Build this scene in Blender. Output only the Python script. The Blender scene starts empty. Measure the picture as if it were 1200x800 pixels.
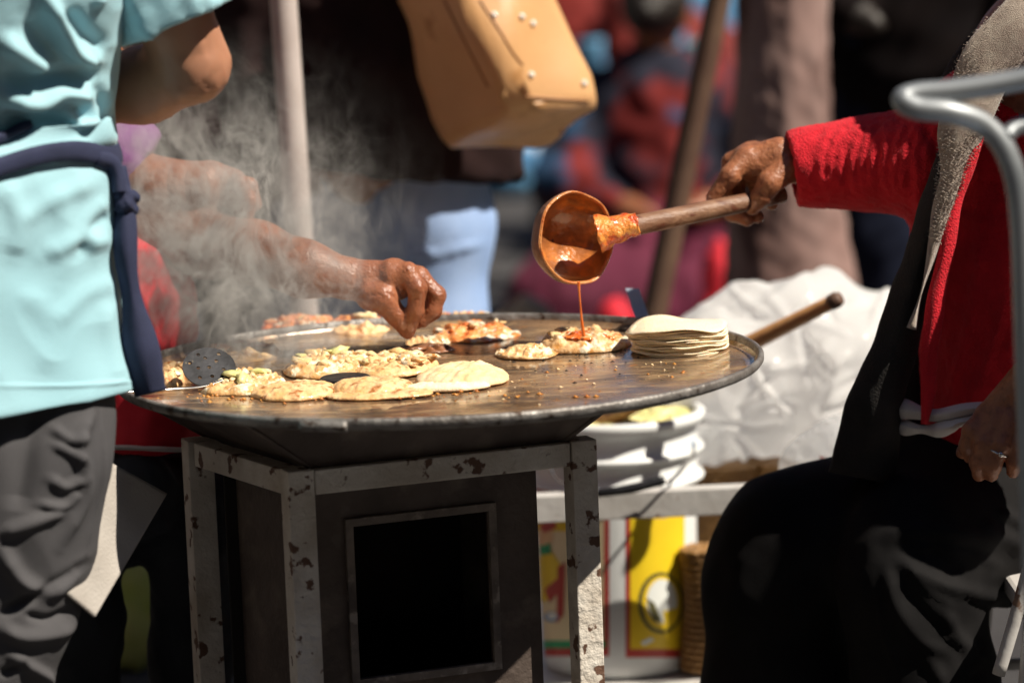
import bpy, bmesh, math, random
import numpy as np
import openvdb as vdb
from mathutils import Vector, Matrix

# ------------------------------------------------------------------ camera, world, sun, exposure
scene = bpy.context.scene
COL = scene.collection
FPX = 4000.0                       # focal length in pixels of the 1200 px wide photograph
TH, PH = math.radians(8.8), math.radians(2.2)
FW = np.array([0, math.cos(TH), -math.sin(TH)])
_r0 = np.array([1., 0, 0]); _u0 = np.array([0, math.sin(TH), math.cos(TH)])
RT = math.cos(PH)*_r0 - math.sin(PH)*_u0
UP = math.sin(PH)*_r0 + math.cos(PH)*_u0
CAM = np.array([0.08685792, -3.94974963, 1.35238086])
cam = bpy.data.cameras.new('camera'); camo = bpy.data.objects.new('camera', cam); COL.objects.link(camo)
cam.sensor_width = 36; cam.lens = 120; cam.clip_start = 0.1; cam.clip_end = 500
camo.matrix_world = Matrix(((RT[0], UP[0], -FW[0], CAM[0]), (RT[1], UP[1], -FW[1], CAM[1]),
                            (RT[2], UP[2], -FW[2], CAM[2]), (0, 0, 0, 1)))
cam.dof.use_dof = True; cam.dof.focus_distance = 3.98; cam.dof.aperture_fstop = 2.7
scene.camera = camo
TO_SUN = Vector((0.58, -0.25, 0.77)).normalized()
world = bpy.data.worlds.new('World'); scene.world = world; world.use_nodes = True
wn = world.node_tree.nodes; bg = wn['Background']
sky = wn.new('ShaderNodeTexSky'); sky.sky_type = 'NISHITA'; sky.sun_disc = False
sky.sun_elevation = math.asin(TO_SUN.z); sky.sun_rotation = math.atan2(TO_SUN.x, TO_SUN.y)
sky.altitude = 2300; sky.dust_density = .3; sky.air_density = .8
world.node_tree.links.new(sky.outputs[0], bg.inputs[0]); bg.inputs[1].default_value = 0.05
sl = bpy.data.lights.new('sun', 'SUN'); sl.energy = 5.0; sl.angle = math.radians(0.5); sl.color = (1, .91, .77)
so = bpy.data.objects.new('sun', sl); COL.objects.link(so)
so.rotation_euler = (-TO_SUN).to_track_quat('-Z', 'Y').to_euler()
scene.view_settings.view_transform = 'Standard'; scene.view_settings.look = 'None'
scene.view_settings.exposure = 0.6; scene.view_settings.gamma = 1
try:
    scene.cycles.use_adaptive_sampling = True; scene.cycles.adaptive_threshold = .02; scene.cycles.volume_step_rate = 2.0; scene.cycles.volume_max_steps = 64
    scene.cycles.max_bounces = 6; scene.cycles.diffuse_bounces = 3; scene.cycles.glossy_bounces = 3
    scene.cycles.transparent_max_bounces = 8; scene.cycles.transmission_bounces = 4; scene.cycles.volume_bounces = 0
except Exception: pass

# ------------------------------------------------------------------ helpers
def S(y): return FPX/((y+DY-CAM[1])*math.cos(TH)+0.09)         # pixels per metre about depth y (frame middle)
DY = 0.0
def W(px, py, y):
    y = y+DY
    d = (px-600)/FPX*RT-(py-400)/FPX*UP+FW
    return CAM+d*(y-CAM[1])/d[1]
def Zp(px, py, z):
    d = (px-600)/FPX*RT-(py-400)/FPX*UP+FW
    return CAM+d*(z-CAM[2])/d[2]
def PJ(P):
    q = P-CAM; d = q@FW
    return 600+FPX*(q@RT)/d, 400-FPX*(q@UP)/d
rng = np.random.default_rng(7)

class Sines:
    """smooth random field made of sines"""
    def __init__(s, seed, wl, n=10, sq=(1, 1, 1)):
        r = np.random.default_rng(seed); v = r.normal(size=(n, 3)); v /= np.linalg.norm(v, axis=1)[:, None]
        s.k = v*(2*np.pi/wl)*r.uniform(.55, 1.5, (n, 1))*np.array(sq); s.p = r.uniform(0, 6.28, n); s.n = n
    def __call__(s, P): return np.sin(P@s.k.T+s.p).sum(1)/math.sqrt(s.n)

def normals(V, F):
    V = np.asarray(V); F = np.asarray(F)
    n = np.cross(V[F[:, 2]]-V[F[:, 0]], V[F[:, 3 if F.shape[1] == 4 else 1]]-V[F[:, 1 if F.shape[1] == 4 else 0]])
    if F.shape[1] == 3: n = np.cross(V[F[:, 1]]-V[F[:, 0]], V[F[:, 2]]-V[F[:, 0]])
    N = np.zeros_like(V)
    for i in range(F.shape[1]): np.add.at(N, F[:, i], n)
    N = N/(np.linalg.norm(N, axis=1)[:, None]+1e-12)
    return -N if np.einsum('ij,ij->i', V-V.mean(0), N).sum() < 0 else N

def mesh(V, F, smooth=True, name='m'):
    me = bpy.data.meshes.new(name)
    V = np.asarray(V, dtype=np.float64)
    me.from_pydata(V.tolist(), [], F if isinstance(F, list) else F.tolist()); me.update()
    if smooth: me.polygons.foreach_set('use_smooth', [True]*len(me.polygons))
    return me

def origin_of(o):
    p = Vector((0, 0, 0))
    while o is not None: p = p+o.location; o = o.parent
    return p

def tag(o, label=None, cat=None, group=None, kind=None):
    if label: o['label'] = label
    if cat: o['category'] = cat
    if group: o['group'] = group
    if kind: o['kind'] = kind
    return o

def add(name, V, F, m, parent=None, label=None, cat=None, group=None, kind=None, smooth=True, fix=True, org=None):
    """link one mesh object built in world coordinates"""
    V = np.asarray(V, dtype=np.float64)
    if parent is not None: o0 = np.array(origin_of(parent))
    elif org is not None: o0 = np.array(org)
    else: o0 = np.array([(V[:, 0].min()+V[:, 0].max())/2, (V[:, 1].min()+V[:, 1].max())/2, V[:, 2].min()])
    me = mesh(V-o0, F, smooth, name)
    if fix:
        bm = bmesh.new(); bm.from_mesh(me); bmesh.ops.recalc_face_normals(bm, faces=bm.faces[:]); bm.to_mesh(me); bm.free()
    o = bpy.data.objects.new(name, me); COL.objects.link(o)
    for x in (m if isinstance(m, (list, tuple)) else [m]): me.materials.append(x)
    if parent is not None: o.parent = parent
    else: o.location = o0
    return tag(o, label, cat, group, kind)

def thing(name, loc, label, cat, group=None):
    o = bpy.data.objects.new(name, None); COL.objects.link(o); o.location = loc; o.empty_display_size = .1
    return tag(o, label, cat, group)

class MB:
    """collects simple shapes into one mesh"""
    def __init__(s): s.V = []; s.F = []; s.n = 0
    def put(s, V, F):
        V = np.asarray(V, float); s.V.append(V); s.F += [[i+s.n for i in f] for f in (F.tolist() if hasattr(F, 'tolist') else F)]; s.n += len(V); return s
    def box(s, c, ax, hs):
        c = np.array(c, float); ax = [np.array(a, float) for a in ax]
        V = [c+sx*hs[0]*ax[0]+sy*hs[1]*ax[1]+sz*hs[2]*ax[2] for sx in (-1, 1) for sy in (-1, 1) for sz in (-1, 1)]
        return s.put(V, [[0, 1, 3, 2], [4, 6, 7, 5], [0, 4, 5, 1], [2, 3, 7, 6], [0, 2, 6, 4], [1, 5, 7, 3]])
    def done(s, name, m, parent=None, **k):
        return add(name, np.vstack(s.V), s.F, m, parent, **k)

def bevel_box(name, c, ax, hs, m, parent=None, bev=.0015, **k):
    V = MB().box(c, ax, hs); V, F = np.vstack(V.V), V.F
    me = mesh(V, F, False); bm = bmesh.new(); bm.from_mesh(me)
    bmesh.ops.recalc_face_normals(bm, faces=bm.faces[:])
    bmesh.ops.bevel(bm, geom=bm.edges[:], offset=bev, segments=2, affect='EDGES', profile=.5)
    Vn = [v.co[:] for v in bm.verts]; Fn = [[v.index for v in f.verts] for f in bm.faces]; bm.free(); bpy.data.meshes.remove(me)
    return add(name, Vn, Fn, m, parent, smooth=False, **k)

def resamp(P, n):
    """Catmull-Rom resample of rows"""
    P = np.asarray(P, float); Q = np.vstack([2*P[0]-P[1], P, 2*P[-1]-P[-2]]); out = []
    for t in np.linspace(0, len(P)-1-1e-9, n):
        i = int(t); f = t-i; a, b, c, d = Q[i], Q[i+1], Q[i+2], Q[i+3]
        out.append(.5*((2*b)+(-a+c)*f+(2*a-5*b+4*c-d)*f*f+(-a+3*b-3*c+d)*f**3))
    return np.array(out)

def tube(pts, r, n=60, k=16, flat=1.0, cap=True):
    P = resamp(pts, n); r = np.interp(np.linspace(0, 1, n), np.linspace(0, 1, len(np.atleast_1d(r))), np.atleast_1d(r))
    T = np.gradient(P, axis=0); T /= np.linalg.norm(T, axis=1)[:, None]
    up = np.array([0, 0, 1.]) if abs(T[0, 2]) < .9 else np.array([0, 1., 0])
    V = []
    a = np.linspace(0, 2*np.pi, k, endpoint=False)
    B = np.cross(T[0], up)
    for i in range(n):
        B = B-T[i]*(B@T[i]); B /= np.linalg.norm(B); N = np.cross(B, T[i])
        V.append(P[i]+r[i]*(np.cos(a)[:, None]*B+np.sin(a)[:, None]*N*flat))
    V = np.vstack(V); F = [[i*k+j, i*k+(j+1) % k, (i+1)*k+(j+1) % k, (i+1)*k+j] for i in range(n-1) for j in range(k)]
    if cap:
        V = np.vstack([V, P[0], P[-1]]); F += [[len(V)-2, (j+1) % k, j] for j in range(k)]; F += [[len(V)-1, (n-1)*k+j, (n-1)*k+(j+1) % k] for j in range(k)]
    return V, F

def loft(rings, n=120, k=120, cap=True, rot=0, sup=2.0):
    """rings: rows (cx,cy,cz,rx,ry) horizontal ellipses"""
    R = resamp(rings, n); a = np.linspace(0, 2*np.pi, k, endpoint=False); V = []
    ca, sa = np.cos(a), np.sin(a); q_ = (np.abs(ca)**sup+np.abs(sa)**sup)**(-1/sup); cr_, sr_ = math.cos(rot), math.sin(rot)
    for x, y, z, rx, ry in R:
        ex, ey = rx*q_*ca, ry*q_*sa
        if rot: ex, ey = ex*cr_-ey*sr_, ex*sr_+ey*cr_; ex *= rx/ex.max()
        V.append(np.c_[x+ex, y+ey, np.full(k, z)])
    V = np.vstack(V); F = [[i*k+j, i*k+(j+1) % k, (i+1)*k+(j+1) % k, (i+1)*k+j] for i in range(n-1) for j in range(k)]
    if cap:
        V = np.vstack([V, R[0, :3], R[-1, :3]]); F += [[len(V)-2, (j+1) % k, j] for j in range(k)]; F += [[len(V)-1, (n-1)*k+j, (n-1)*k+(j+1) % k] for j in range(k)]
    return V, F

def lathe(prof, n=96, centre=(0, 0, 0), wob=None):
    prof = np.asarray(prof, float); k = len(prof); a = np.linspace(0, 2*np.pi, n, endpoint=False)
    V = []
    for t in a:
        w = 1 if wob is None else wob(t)
        V.append(np.c_[prof[:, 0]*w*math.cos(t), prof[:, 0]*w*math.sin(t), prof[:, 1]])
    V = np.vstack(V)+np.array(centre)
    F = [[i*k+j, ((i+1) % n)*k+j, ((i+1) % n)*k+j+1, i*k+j+1] for i in range(n) for j in range(k-1)]
    return V, F

# signed-distance modelling: smooth unions of tapered capsules and ellipsoids, meshed by openvdb
def cap(a, b, r1, r2, flat=1.0): return ('c', np.array(a, float), np.array(b, float), r1, r2, flat)
def ell(c, r, rot=None): return ('e', np.array(c, float), np.array(r, float), None if rot is None else np.array(Matrix.Rotation(rot[0], 3, rot[1])))
def chain(L, flat=1.0):
    """L: rows (px, py, depth, radius in px)"""
    P = [W(a, b, c) for a, b, c, r in L]; R = [r/S(c) for a, b, c, r in L]
    return [cap(P[i], P[i+1], R[i], R[i+1], flat) for i in range(len(L)-1)]
def sdf(prims, h=.004, k=.01, cuts=(), carve=()):
    lo = np.min([np.minimum(p[1], p[2])-max(p[3], p[4])*1.0 if p[0] == 'c' else p[1]-max(p[2]) for p in prims], 0)-.012-2*h
    hi = np.max([np.maximum(p[1], p[2])+max(p[3], p[4]) if p[0] == 'c' else p[1]+max(p[2]) for p in prims], 0)+.012+2*h
    n = np.ceil((hi-lo)/h).astype(int)+1
    ax = [(lo[i]+h*np.arange(n[i])).astype(np.float32) for i in range(3)]
    D = np.full(n, .06, np.float32)
    def ev(p, X, Y, Z):
        if p[0] == 'c':
            _, a, b, r1, r2, fl = p; ab = b-a
            px, py, pz = X-a[0], Y-a[1], Z-a[2]
            t = np.clip((px*ab[0]+py*ab[1]+pz*ab[2])/(ab@ab+1e-9), 0, 1)
            return np.sqrt((px-t*ab[0])**2+((py-t*ab[1])/fl)**2+(pz-t*ab[2])**2)-(r1+(r2-r1)*t)
        _, c, r, rot = p; q = [X-c[0], Y-c[1], Z-c[2]]
        if rot is not None: q = [rot[0][i]*q[0]+rot[1][i]*q[1]+rot[2][i]*q[2] for i in range(3)]
        s = np.sqrt((q[0]/r[0])**2+(q[1]/r[1])**2+(q[2]/r[2])**2)
        return (s-1)*min(r)
    for p in prims:
        if p[0] == 'c': m = max(p[3], p[4])*max(1, p[5])+k+.03; l, u = np.minimum(p[1], p[2])-m, np.maximum(p[1], p[2])+m
        else: m = max(p[2])+k+.03; l, u = p[1]-m, p[1]+m
        i0 = np.clip(((l-lo)/h).astype(int), 0, n); i1 = np.clip(((u-lo)/h).astype(int)+2, 0, n)
        if np.any(i1 <= i0): continue
        sl_ = tuple(slice(i0[i], i1[i]) for i in range(3))
        d = ev(p, ax[0][sl_[0]][:, None, None], ax[1][sl_[1]][None, :, None], ax[2][sl_[2]][None, None, :])
        D0 = D[sl_]; hh = np.maximum(k-np.abs(D0-d), 0)/k
        D[sl_] = np.minimum(D0, d)-hh*hh*k*.25
    X, Y, Z = ax[0][:, None, None], ax[1][None, :, None], ax[2][None, None, :]
    for c in carve: D = np.maximum(D, -ev(c, X, Y, Z))
    for P0, nn in cuts: D = np.maximum(D, (X-P0[0])*nn[0]+(Y-P0[1])*nn[1]+(Z-P0[2])*nn[2])
    D = np.clip(D, -.06, .06); D[0], D[-1] = .06, .06; D[:, 0] = D[:, -1] = .06; D[:, :, 0] = D[:, :, -1] = .06
    g = vdb.FloatGrid(.06); g.copyFromArray(np.ascontiguousarray(D, np.float32))
    V, F = g.convertToQuads(isovalue=0.0)
    V = V.astype(float)*h+lo; F = F.astype(int)
    # signed volume: faces outward
    a, b, c, d_ = (V[F[:, i]] for i in range(4))
    if (np.einsum('ij,ij->i', a, np.cross(b, c)).sum()+np.einsum('ij,ij->i', a, np.cross(c, d_)).sum()) < 0: F = F[:, ::-1]
    return relax(V, F, 2), F
def relax(V, F, it):
    for _ in range(it):
        A = np.zeros_like(V); n = np.zeros(len(V))
        for i in range(4):
            j = (i+1) % 4; np.add.at(A, F[:, i], V[F[:, j]]); np.add.at(n, F[:, i], 1)
        V = .5*V+.5*A/np.maximum(n, 1)[:, None]
    return V

def strokes(V, F, L):
    """cloth folds: raised or sunk ridges along polylines drawn on the camera side"""
    N = normals(V, F); x, y = PJ(V); q = np.c_[x, y]; tot = np.zeros(len(V))
    face = np.clip(-(N@FW)*2+.4, 0, 1)
    for pts, amp, w in L:
        P = resamp(pts, max(8, 6*len(pts))) if len(pts) > 2 else np.array(pts, float); best = np.full(len(V), 1e9); bt = np.zeros(len(V))
        for i in range(len(P)-1):
            a, b = P[i], P[i+1]; ab = b-a; t = np.clip(((q-a)@ab)/(ab@ab+1e-9), 0, 1); d = np.linalg.norm(q-a-t[:, None]*ab, axis=1)
            m = d < best; best[m] = d[m]; bt[m] = (i+t[m])/(len(P)-1)
        tot += amp*np.exp(-(best/w)**2)*np.clip(np.minimum(bt, 1-bt)*5+.25, 0, 1)
    return V+N*(tot*face)[:, None]
def wrinkle(V, F, amp, wl, seed=1, sq=(1, 1, 1)):
    return V+normals(V, F)*(amp*(1-np.abs(Sines(seed, wl, 8, sq)(V)))*.7)[:, None]+normals(V, F)*(amp*.4*Sines(seed+9, wl*.45, 8, sq)(V))[:, None]

# ------------------------------------------------------------------ materials
def mat(name, c1, c2=None, scale=8, rough=.6, metal=0, bump=0, bscale=60, stretch=(1, 1, 1), lo=.35, hi=.65, c3=None, s3=30, lo3=.6, hi3=.68, rough2=None,
        sheen=0, coat=0, sss=0, trans=0, alpha=1, spec=.5, det=6, wave=None):
    m = bpy.data.materials.new(name); m.use_nodes = True; nt = m.node_tree; N = nt.nodes; L = nt.links; b = N['Principled BSDF']
    tc = N.new('ShaderNodeTexCoord'); mp = N.new('ShaderNodeMapping'); mp.inputs['Scale'].default_value = stretch; L.new(tc.outputs['Object'], mp.inputs[0])
    def noise(sc, d=det):
        n = N.new('ShaderNodeTexNoise'); n.inputs['Scale'].default_value = sc; n.inputs['Detail'].default_value = d; L.new(mp.outputs[0], n.inputs[0]); return n
    def ramp(src, lo, hi):
        r = N.new('ShaderNodeMapRange'); r.inputs[1].default_value = lo; r.inputs[2].default_value = hi; L.new(src, r.inputs[0]); return r.outputs[0]
    def mix(f, a, bb):
        x = N.new('ShaderNodeMix'); x.data_type = 'RGBA'; L.new(f, x.inputs[0])
        for s_, v in ((x.inputs[6], a), (x.inputs[7], bb)):
            if isinstance(v, tuple): s_.default_value = (*v, 1)
            else: L.new(v, s_)
        return x.outputs[2]
    b.inputs['Base Color'].default_value = (*c1, 1); b.inputs['Roughness'].default_value = rough; b.inputs['Metallic'].default_value = metal
    if 'Specular IOR Level' in b.inputs: b.inputs['Specular IOR Level'].default_value = spec
    f = None
    if c2 is not None:
        f = ramp(noise(scale).outputs[0], lo, hi); col = mix(f, c1, c2)
        if c3 is not None: col = mix(ramp(noise(s3).outputs[0], lo3, hi3), col, c3)
        L.new(col, b.inputs['Base Color'])
        if rough2 is not None:
            r = N.new('ShaderNodeMapRange'); r.inputs[3].default_value = rough; r.inputs[4].default_value = rough2; L.new(f, r.inputs[0]); L.new(r.outputs[0], b.inputs['Roughness'])
    if bump:
        bp = N.new('ShaderNodeBump'); bp.inputs['Strength'].default_value = bump; bp.inputs['Distance'].default_value = .004
        if wave:
            w = N.new('ShaderNodeTexWave'); w.inputs['Scale'].default_value = wave; w.inputs['Distortion'].default_value = 1.5; w.inputs['Detail'].default_value = 3; w.bands_direction = 'Z'
            L.new(mp.outputs[0], w.inputs[0]); L.new(w.outputs['Fac'], bp.inputs['Height'])
        else: L.new(noise(bscale, 4).outputs[0], bp.inputs['Height'])
        L.new(bp.outputs[0], b.inputs['Normal'])
    if sheen: b.inputs['Sheen Weight'].default_value = sheen; b.inputs['Sheen Roughness'].default_value = .4
    if coat: b.inputs['Coat Weight'].default_value = coat; b.inputs['Coat Roughness'].default_value = .08
    if sss: b.inputs['Subsurface Weight'].default_value = sss; b.inputs['Subsurface Radius'].default_value = (.012, .004, .002); b.inputs['Subsurface Scale'].default_value = 1
    if trans: b.inputs['Transmission Weight'].default_value = trans
    if alpha < 1: b.inputs['Alpha'].default_value = alpha
    return m
M = dict(
 shirt=mat('turquoise_cotton', (.29, .52, .6), (.33, .56, .64), 5, .85, bump=.3, bscale=700, sheen=.1),
 navy=mat('navy_cotton', (.012, .017, .05), (.02, .026, .07), 30, .85, bump=.25, bscale=600),
 greyjean=mat('charcoal_denim', (.048, .047, .052), (.07, .068, .074), 5, .85, bump=.3, bscale=900),
 jean=mat('blue_denim', (.27, .4, .68), (.34, .47, .74), 12, .85, bump=.3, bscale=500),
 darkjean=mat('dark_denim', (.018, .022, .03), (.03, .035, .045), 14, .85, bump=.2, bscale=500),
 coat=mat('maroon_black_wool', (.016, .008, .009), (.028, .014, .013), 8, .95, bump=.2, bscale=200, spec=.15),
 black=mat('black_trouser_cloth', (.0065, .006, .0065), (.01, .0095, .01), 20, .8, bump=.25, bscale=900, spec=.12, c3=(.06, .05, .04), s3=420, lo3=.75, hi3=.78),
 blackcoat=mat('black_coat_cloth', (.005, .004, .005), (.009, .006, .006), 9, .95, spec=.1),
 darknavy=mat('dark_navy_cloth', (.008, .01, .022), (.012, .015, .03), 9, .95, spec=.1),
 knit=mat('red_knit', (.56, .004, .016), (.68, .007, .022), 40, .9, bump=.8, bscale=420, sheen=.05, stretch=(1, 1, 1)),
 fleece=mat('beige_fleece', (.36, .28, .23), (.48, .4, .33), 90, .95, bump=.7, bscale=900, sheen=.6),
 vest=mat('black_vest_cloth', (.01, .008, .0075), (.016, .013, .012), 30, .9, bump=.6, bscale=350),
 whitecloth=mat('white_cotton', (.62, .58, .57), (.7, .66, .64), 20, .9, bump=.2, bscale=500),
 greycloth=mat('grey_white_canvas', (.36, .33, .3), (.44, .41, .38), 12, .85, bump=.3, bscale=300),
 redapron=mat('red_apron_cloth', (.62, .012, .03), (.7, .02, .04), 12, .8, bump=.2, bscale=300),
 purple=mat('purple_cotton', (.13, .045, .15), (.17, .06, .18), 12, .85),
 magenta=mat('magenta_wool', (.075, .003, .02), (.1, .004, .028), 6, .9),
 skin=mat('brown_skin', (.28, .105, .05), (.36, .14, .065), 45, .42, bump=.35, bscale=330, sss=.15, c3=(.2, .07, .035), s3=120, lo3=.5, hi3=.75),
 skinwet=mat('greasy_brown_skin', (.24, .085, .042), (.31, .115, .055), 45, .36, bump=.35, bscale=300, sss=.15, c3=(.22, .07, .035), s3=120, lo3=.5, hi3=.75),
 skinlight=mat('tan_skin', (.36, .17, .1), (.42, .2, .12), 20, .5, sss=.1),
 nail=mat('fingernail', (.4, .2, .14), rough=.25),
 hair=mat('black_hair', (.012, .008, .007), (.02, .014, .01), 60, .5, bump=.5, bscale=200),
 pole=mat('white_painted_pole', (.52, .46, .44), (.42, .36, .34), 14, .45, bump=.1, c3=(.25, .18, .14), s3=60, lo3=.68, hi3=.75),
 stand=mat('chipped_grey_paint', (.74, .7, .64), (.5, .44, .37), 16, .6, bump=.8, bscale=110, c3=(.13, .065, .04), s3=42, lo3=.605, hi3=.64, rough2=.75),
 sheet=mat('sooty_steel_sheet', (.075, .055, .047), (.13, .1, .085), 12, .6, metal=.3, bump=.6, bscale=80, c3=(.2, .16, .13), s3=16, lo3=.52, hi3=.7),
 soot=mat('soot', (.012, .01, .009), (.02, .016, .014), 12, .9),
 rail=mat('white_painted_steel', (.55, .54, .53), (.45, .43, .41), 14, .5, bump=.2, c3=(.2, .12, .08), s3=40, lo3=.66, hi3=.7),
 tort=mat('pale_corn_dough', (.88, .66, .42), (.78, .52, .27), 60, .7, bump=.35, bscale=240, sss=.12, c3=(.5, .25, .09), s3=170, lo3=.68, hi3=.74),
 tortraw=mat('cream_flour_dough', (.88, .7, .48), (.9, .75, .54), 60, .75, bump=.3, bscale=300, sss=.12),
 toast=mat('toasted_dough', (.7, .4, .16), (.86, .6, .33), 40, .5, bump=.6, bscale=160, sss=.08, c3=(.4, .14, .03), s3=75, lo3=.56, hi3=.68, coat=.3),
 egg=mat('fried_cheese_lace', (.78, .52, .27), (.55, .25, .06), 70, .35, bump=.7, bscale=150, c3=(.85, .75, .55), s3=60, lo3=.54, hi3=.6, coat=.4),
 redfill=mat('red_sauced_filling', (.72, .16, .03), (.85, .42, .14), 70, .3, bump=.7, bscale=160, c3=(.85, .75, .6), s3=60, lo3=.56, hi3=.62, coat=.5),
 cheese=mat('white_fresh_cheese', (.82, .66, .42), (.74, .48, .2), 50, .45, bump=.3, bscale=200, sss=.1),
 green=mat('pale_green_squash', (.58, .56, .2), (.75, .66, .34), 60, .4, bump=.3),
 sauce=mat('orange_red_sauce', (.62, .1, .012), (.75, .19, .025), 40, .2, bump=.3, bscale=120, coat=.6),
 burnt=mat('dark_charred_filling', (.09, .04, .02), (.3, .12, .05), 40, .35, bump=.6, coat=.4),
 crumb=mat('orange_crumbs', (.6, .28, .05), (.38, .1, .015), 200, .4, coat=.5),
 wood=mat('brown_stained_wood', (.16, .075, .042), (.27, .15, .09), 14, .5, bump=.3, bscale=80, stretch=(1, 4, 4), coat=.08, c3=(.12, .04, .02), s3=20, lo3=.55, hi3=.65, spec=.4),
 wood2=mat('orange_brown_wood', (.6, .29, .1), (.7, .38, .16), 20, .35, bump=.3, bscale=60, coat=.3, c3=(.14, .045, .02), s3=16, lo3=.58, hi3=.66),
 gourd=mat('dark_gourd_shell', (.1, .045, .028), (.2, .1, .07), 30, .45, bump=.4, bscale=120, coat=.2),
 bowlin2=mat('sauce_wet_rim', (.45, .12, .03), (.7, .3, .1), 60, .28, coat=.5, bump=.5, bscale=200),
 bowlin=mat('sauce_coated_gourd', (.2, .07, .025), (.5, .17, .04), 40, .28, bump=.5, bscale=120, coat=.6, c3=(.65, .2, .03), s3=46, lo3=.55, hi3=.66),
 blackmetal=mat('black_steel', (.02, .02, .022), (.045, .045, .05), 40, .4, metal=.6, bump=.06, bscale=200, c3=(.2, .16, .1), s3=110, lo3=.7, hi3=.76),
 bluesteel=mat('blue_grey_steel', (.4, .47, .58), (.46, .54, .66), 14, .4, metal=.3),
 silver=mat('bright_steel', (.6, .58, .56), rough=.25, metal=1),
 chrome=mat('grey_steel_tube', (.3, .32, .34), (.24, .26, .28), 20, .48, metal=.6),
 bucket=mat('white_plastic', (.74, .76, .77), (.66, .68, .68), 8, .35, c3=(.4, .36, .28), s3=40, lo3=.68, hi3=.74),
 yellow=mat('yellow_print', (.85, .62, .02), (.8, .55, .02), 10, .4),
 redp=mat('red_print', (.5, .05, .04), (.42, .04, .035), 10, .45),
 skinp=mat('pale_orange_print', (.75, .42, .18), (.8, .6, .4), 40, .45),
 greenp=mat('green_print', (.02, .32, .13), rough=.45),
 darkp=mat('olive_black_print', (.09, .08, .03), rough=.45),
 whitep=mat('white_print', (.75, .78, .76), rough=.45),
 bluep=mat('blue_print', (.1, .25, .5), rough=.45),
 leather=mat('tan_leather', (.58, .32, .14), (.66, .38, .18), 7, .42, bump=.15, bscale=200, c3=(.38, .17, .05), s3=14, lo3=.6, hi3=.72),
 pearl=mat('pearl_stud', (.85, .84, .8), rough=.15, coat=.6),
 bark=mat('pink_brown_bark', (.2, .115, .1), (.3, .205, .185), 7, .9, bump=1, bscale=18, stretch=(1, 1, .35), c3=(.1, .05, .042), s3=9, lo3=.53, hi3=.6),
 brownstick=mat('dark_brown_stick', (.09, .045, .03), (.14, .08, .05), 12, .6),
 wicker=mat('brown_wicker', (.3, .16, .05), (.2, .1, .03), 30, .6, bump=.4),
 ground=mat('grey_paving', (.028, .026, .028), (.048, .046, .047), 2.5, .85, bump=.3, bscale=30),
 lime=mat('lime_green_sack', (.36, .42, .06), (.5, .5, .15), 12, .6),
 bred=mat('scarlet_cloth', (.3, .02, .012), (.1, .007, .007), 4, .85),
 bblue=mat('sky_blue_cloth', (.03, .13, .3), (.1, .26, .42), 5, .85),
 bnavy=mat('deep_blue_cloth', (.006, .008, .022), (.01, .014, .04), 3, .9),
 bteal=mat('teal_cloth', (.04, .22, .26), (.06, .3, .3), 3, .9),
 bdark=mat('dark_tarpaulin', (.02, .022, .04), (.035, .035, .055), 2, .9),
 bwhite=mat('pale_cloth', (.6, .66, .75), (.7, .7, .7), 6, .85),
 pattern=mat('red_blue_patterned_wool', (.16, .008, .007), (.005, .006, .02), 5, .9, lo=.47, hi=.53, c3=(.015, .06, .14), s3=6, lo3=.6, hi3=.64),
 darkleather=mat('dark_tan_leather', (.3, .14, .05), (.36, .17, .07), 12, .5), ashy=mat('ash_stained_steel', (.1, .08, .07), (.24, .2, .17), 22, .75, bump=.6, bscale=90, c3=(.34, .3, .26), s3=50, lo3=.56, hi3=.66),
 plaster=mat('brown_grey_plaster', (.1, .085, .075), (.14, .12, .1), 3, .9, bump=.3, bscale=20), darkglass=mat('dark_glass', (.02, .022, .025), rough=.1),
 btan=mat('tan_basketwork', (.45, .33, .2), (.55, .42, .28), 10, .8),
)

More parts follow.
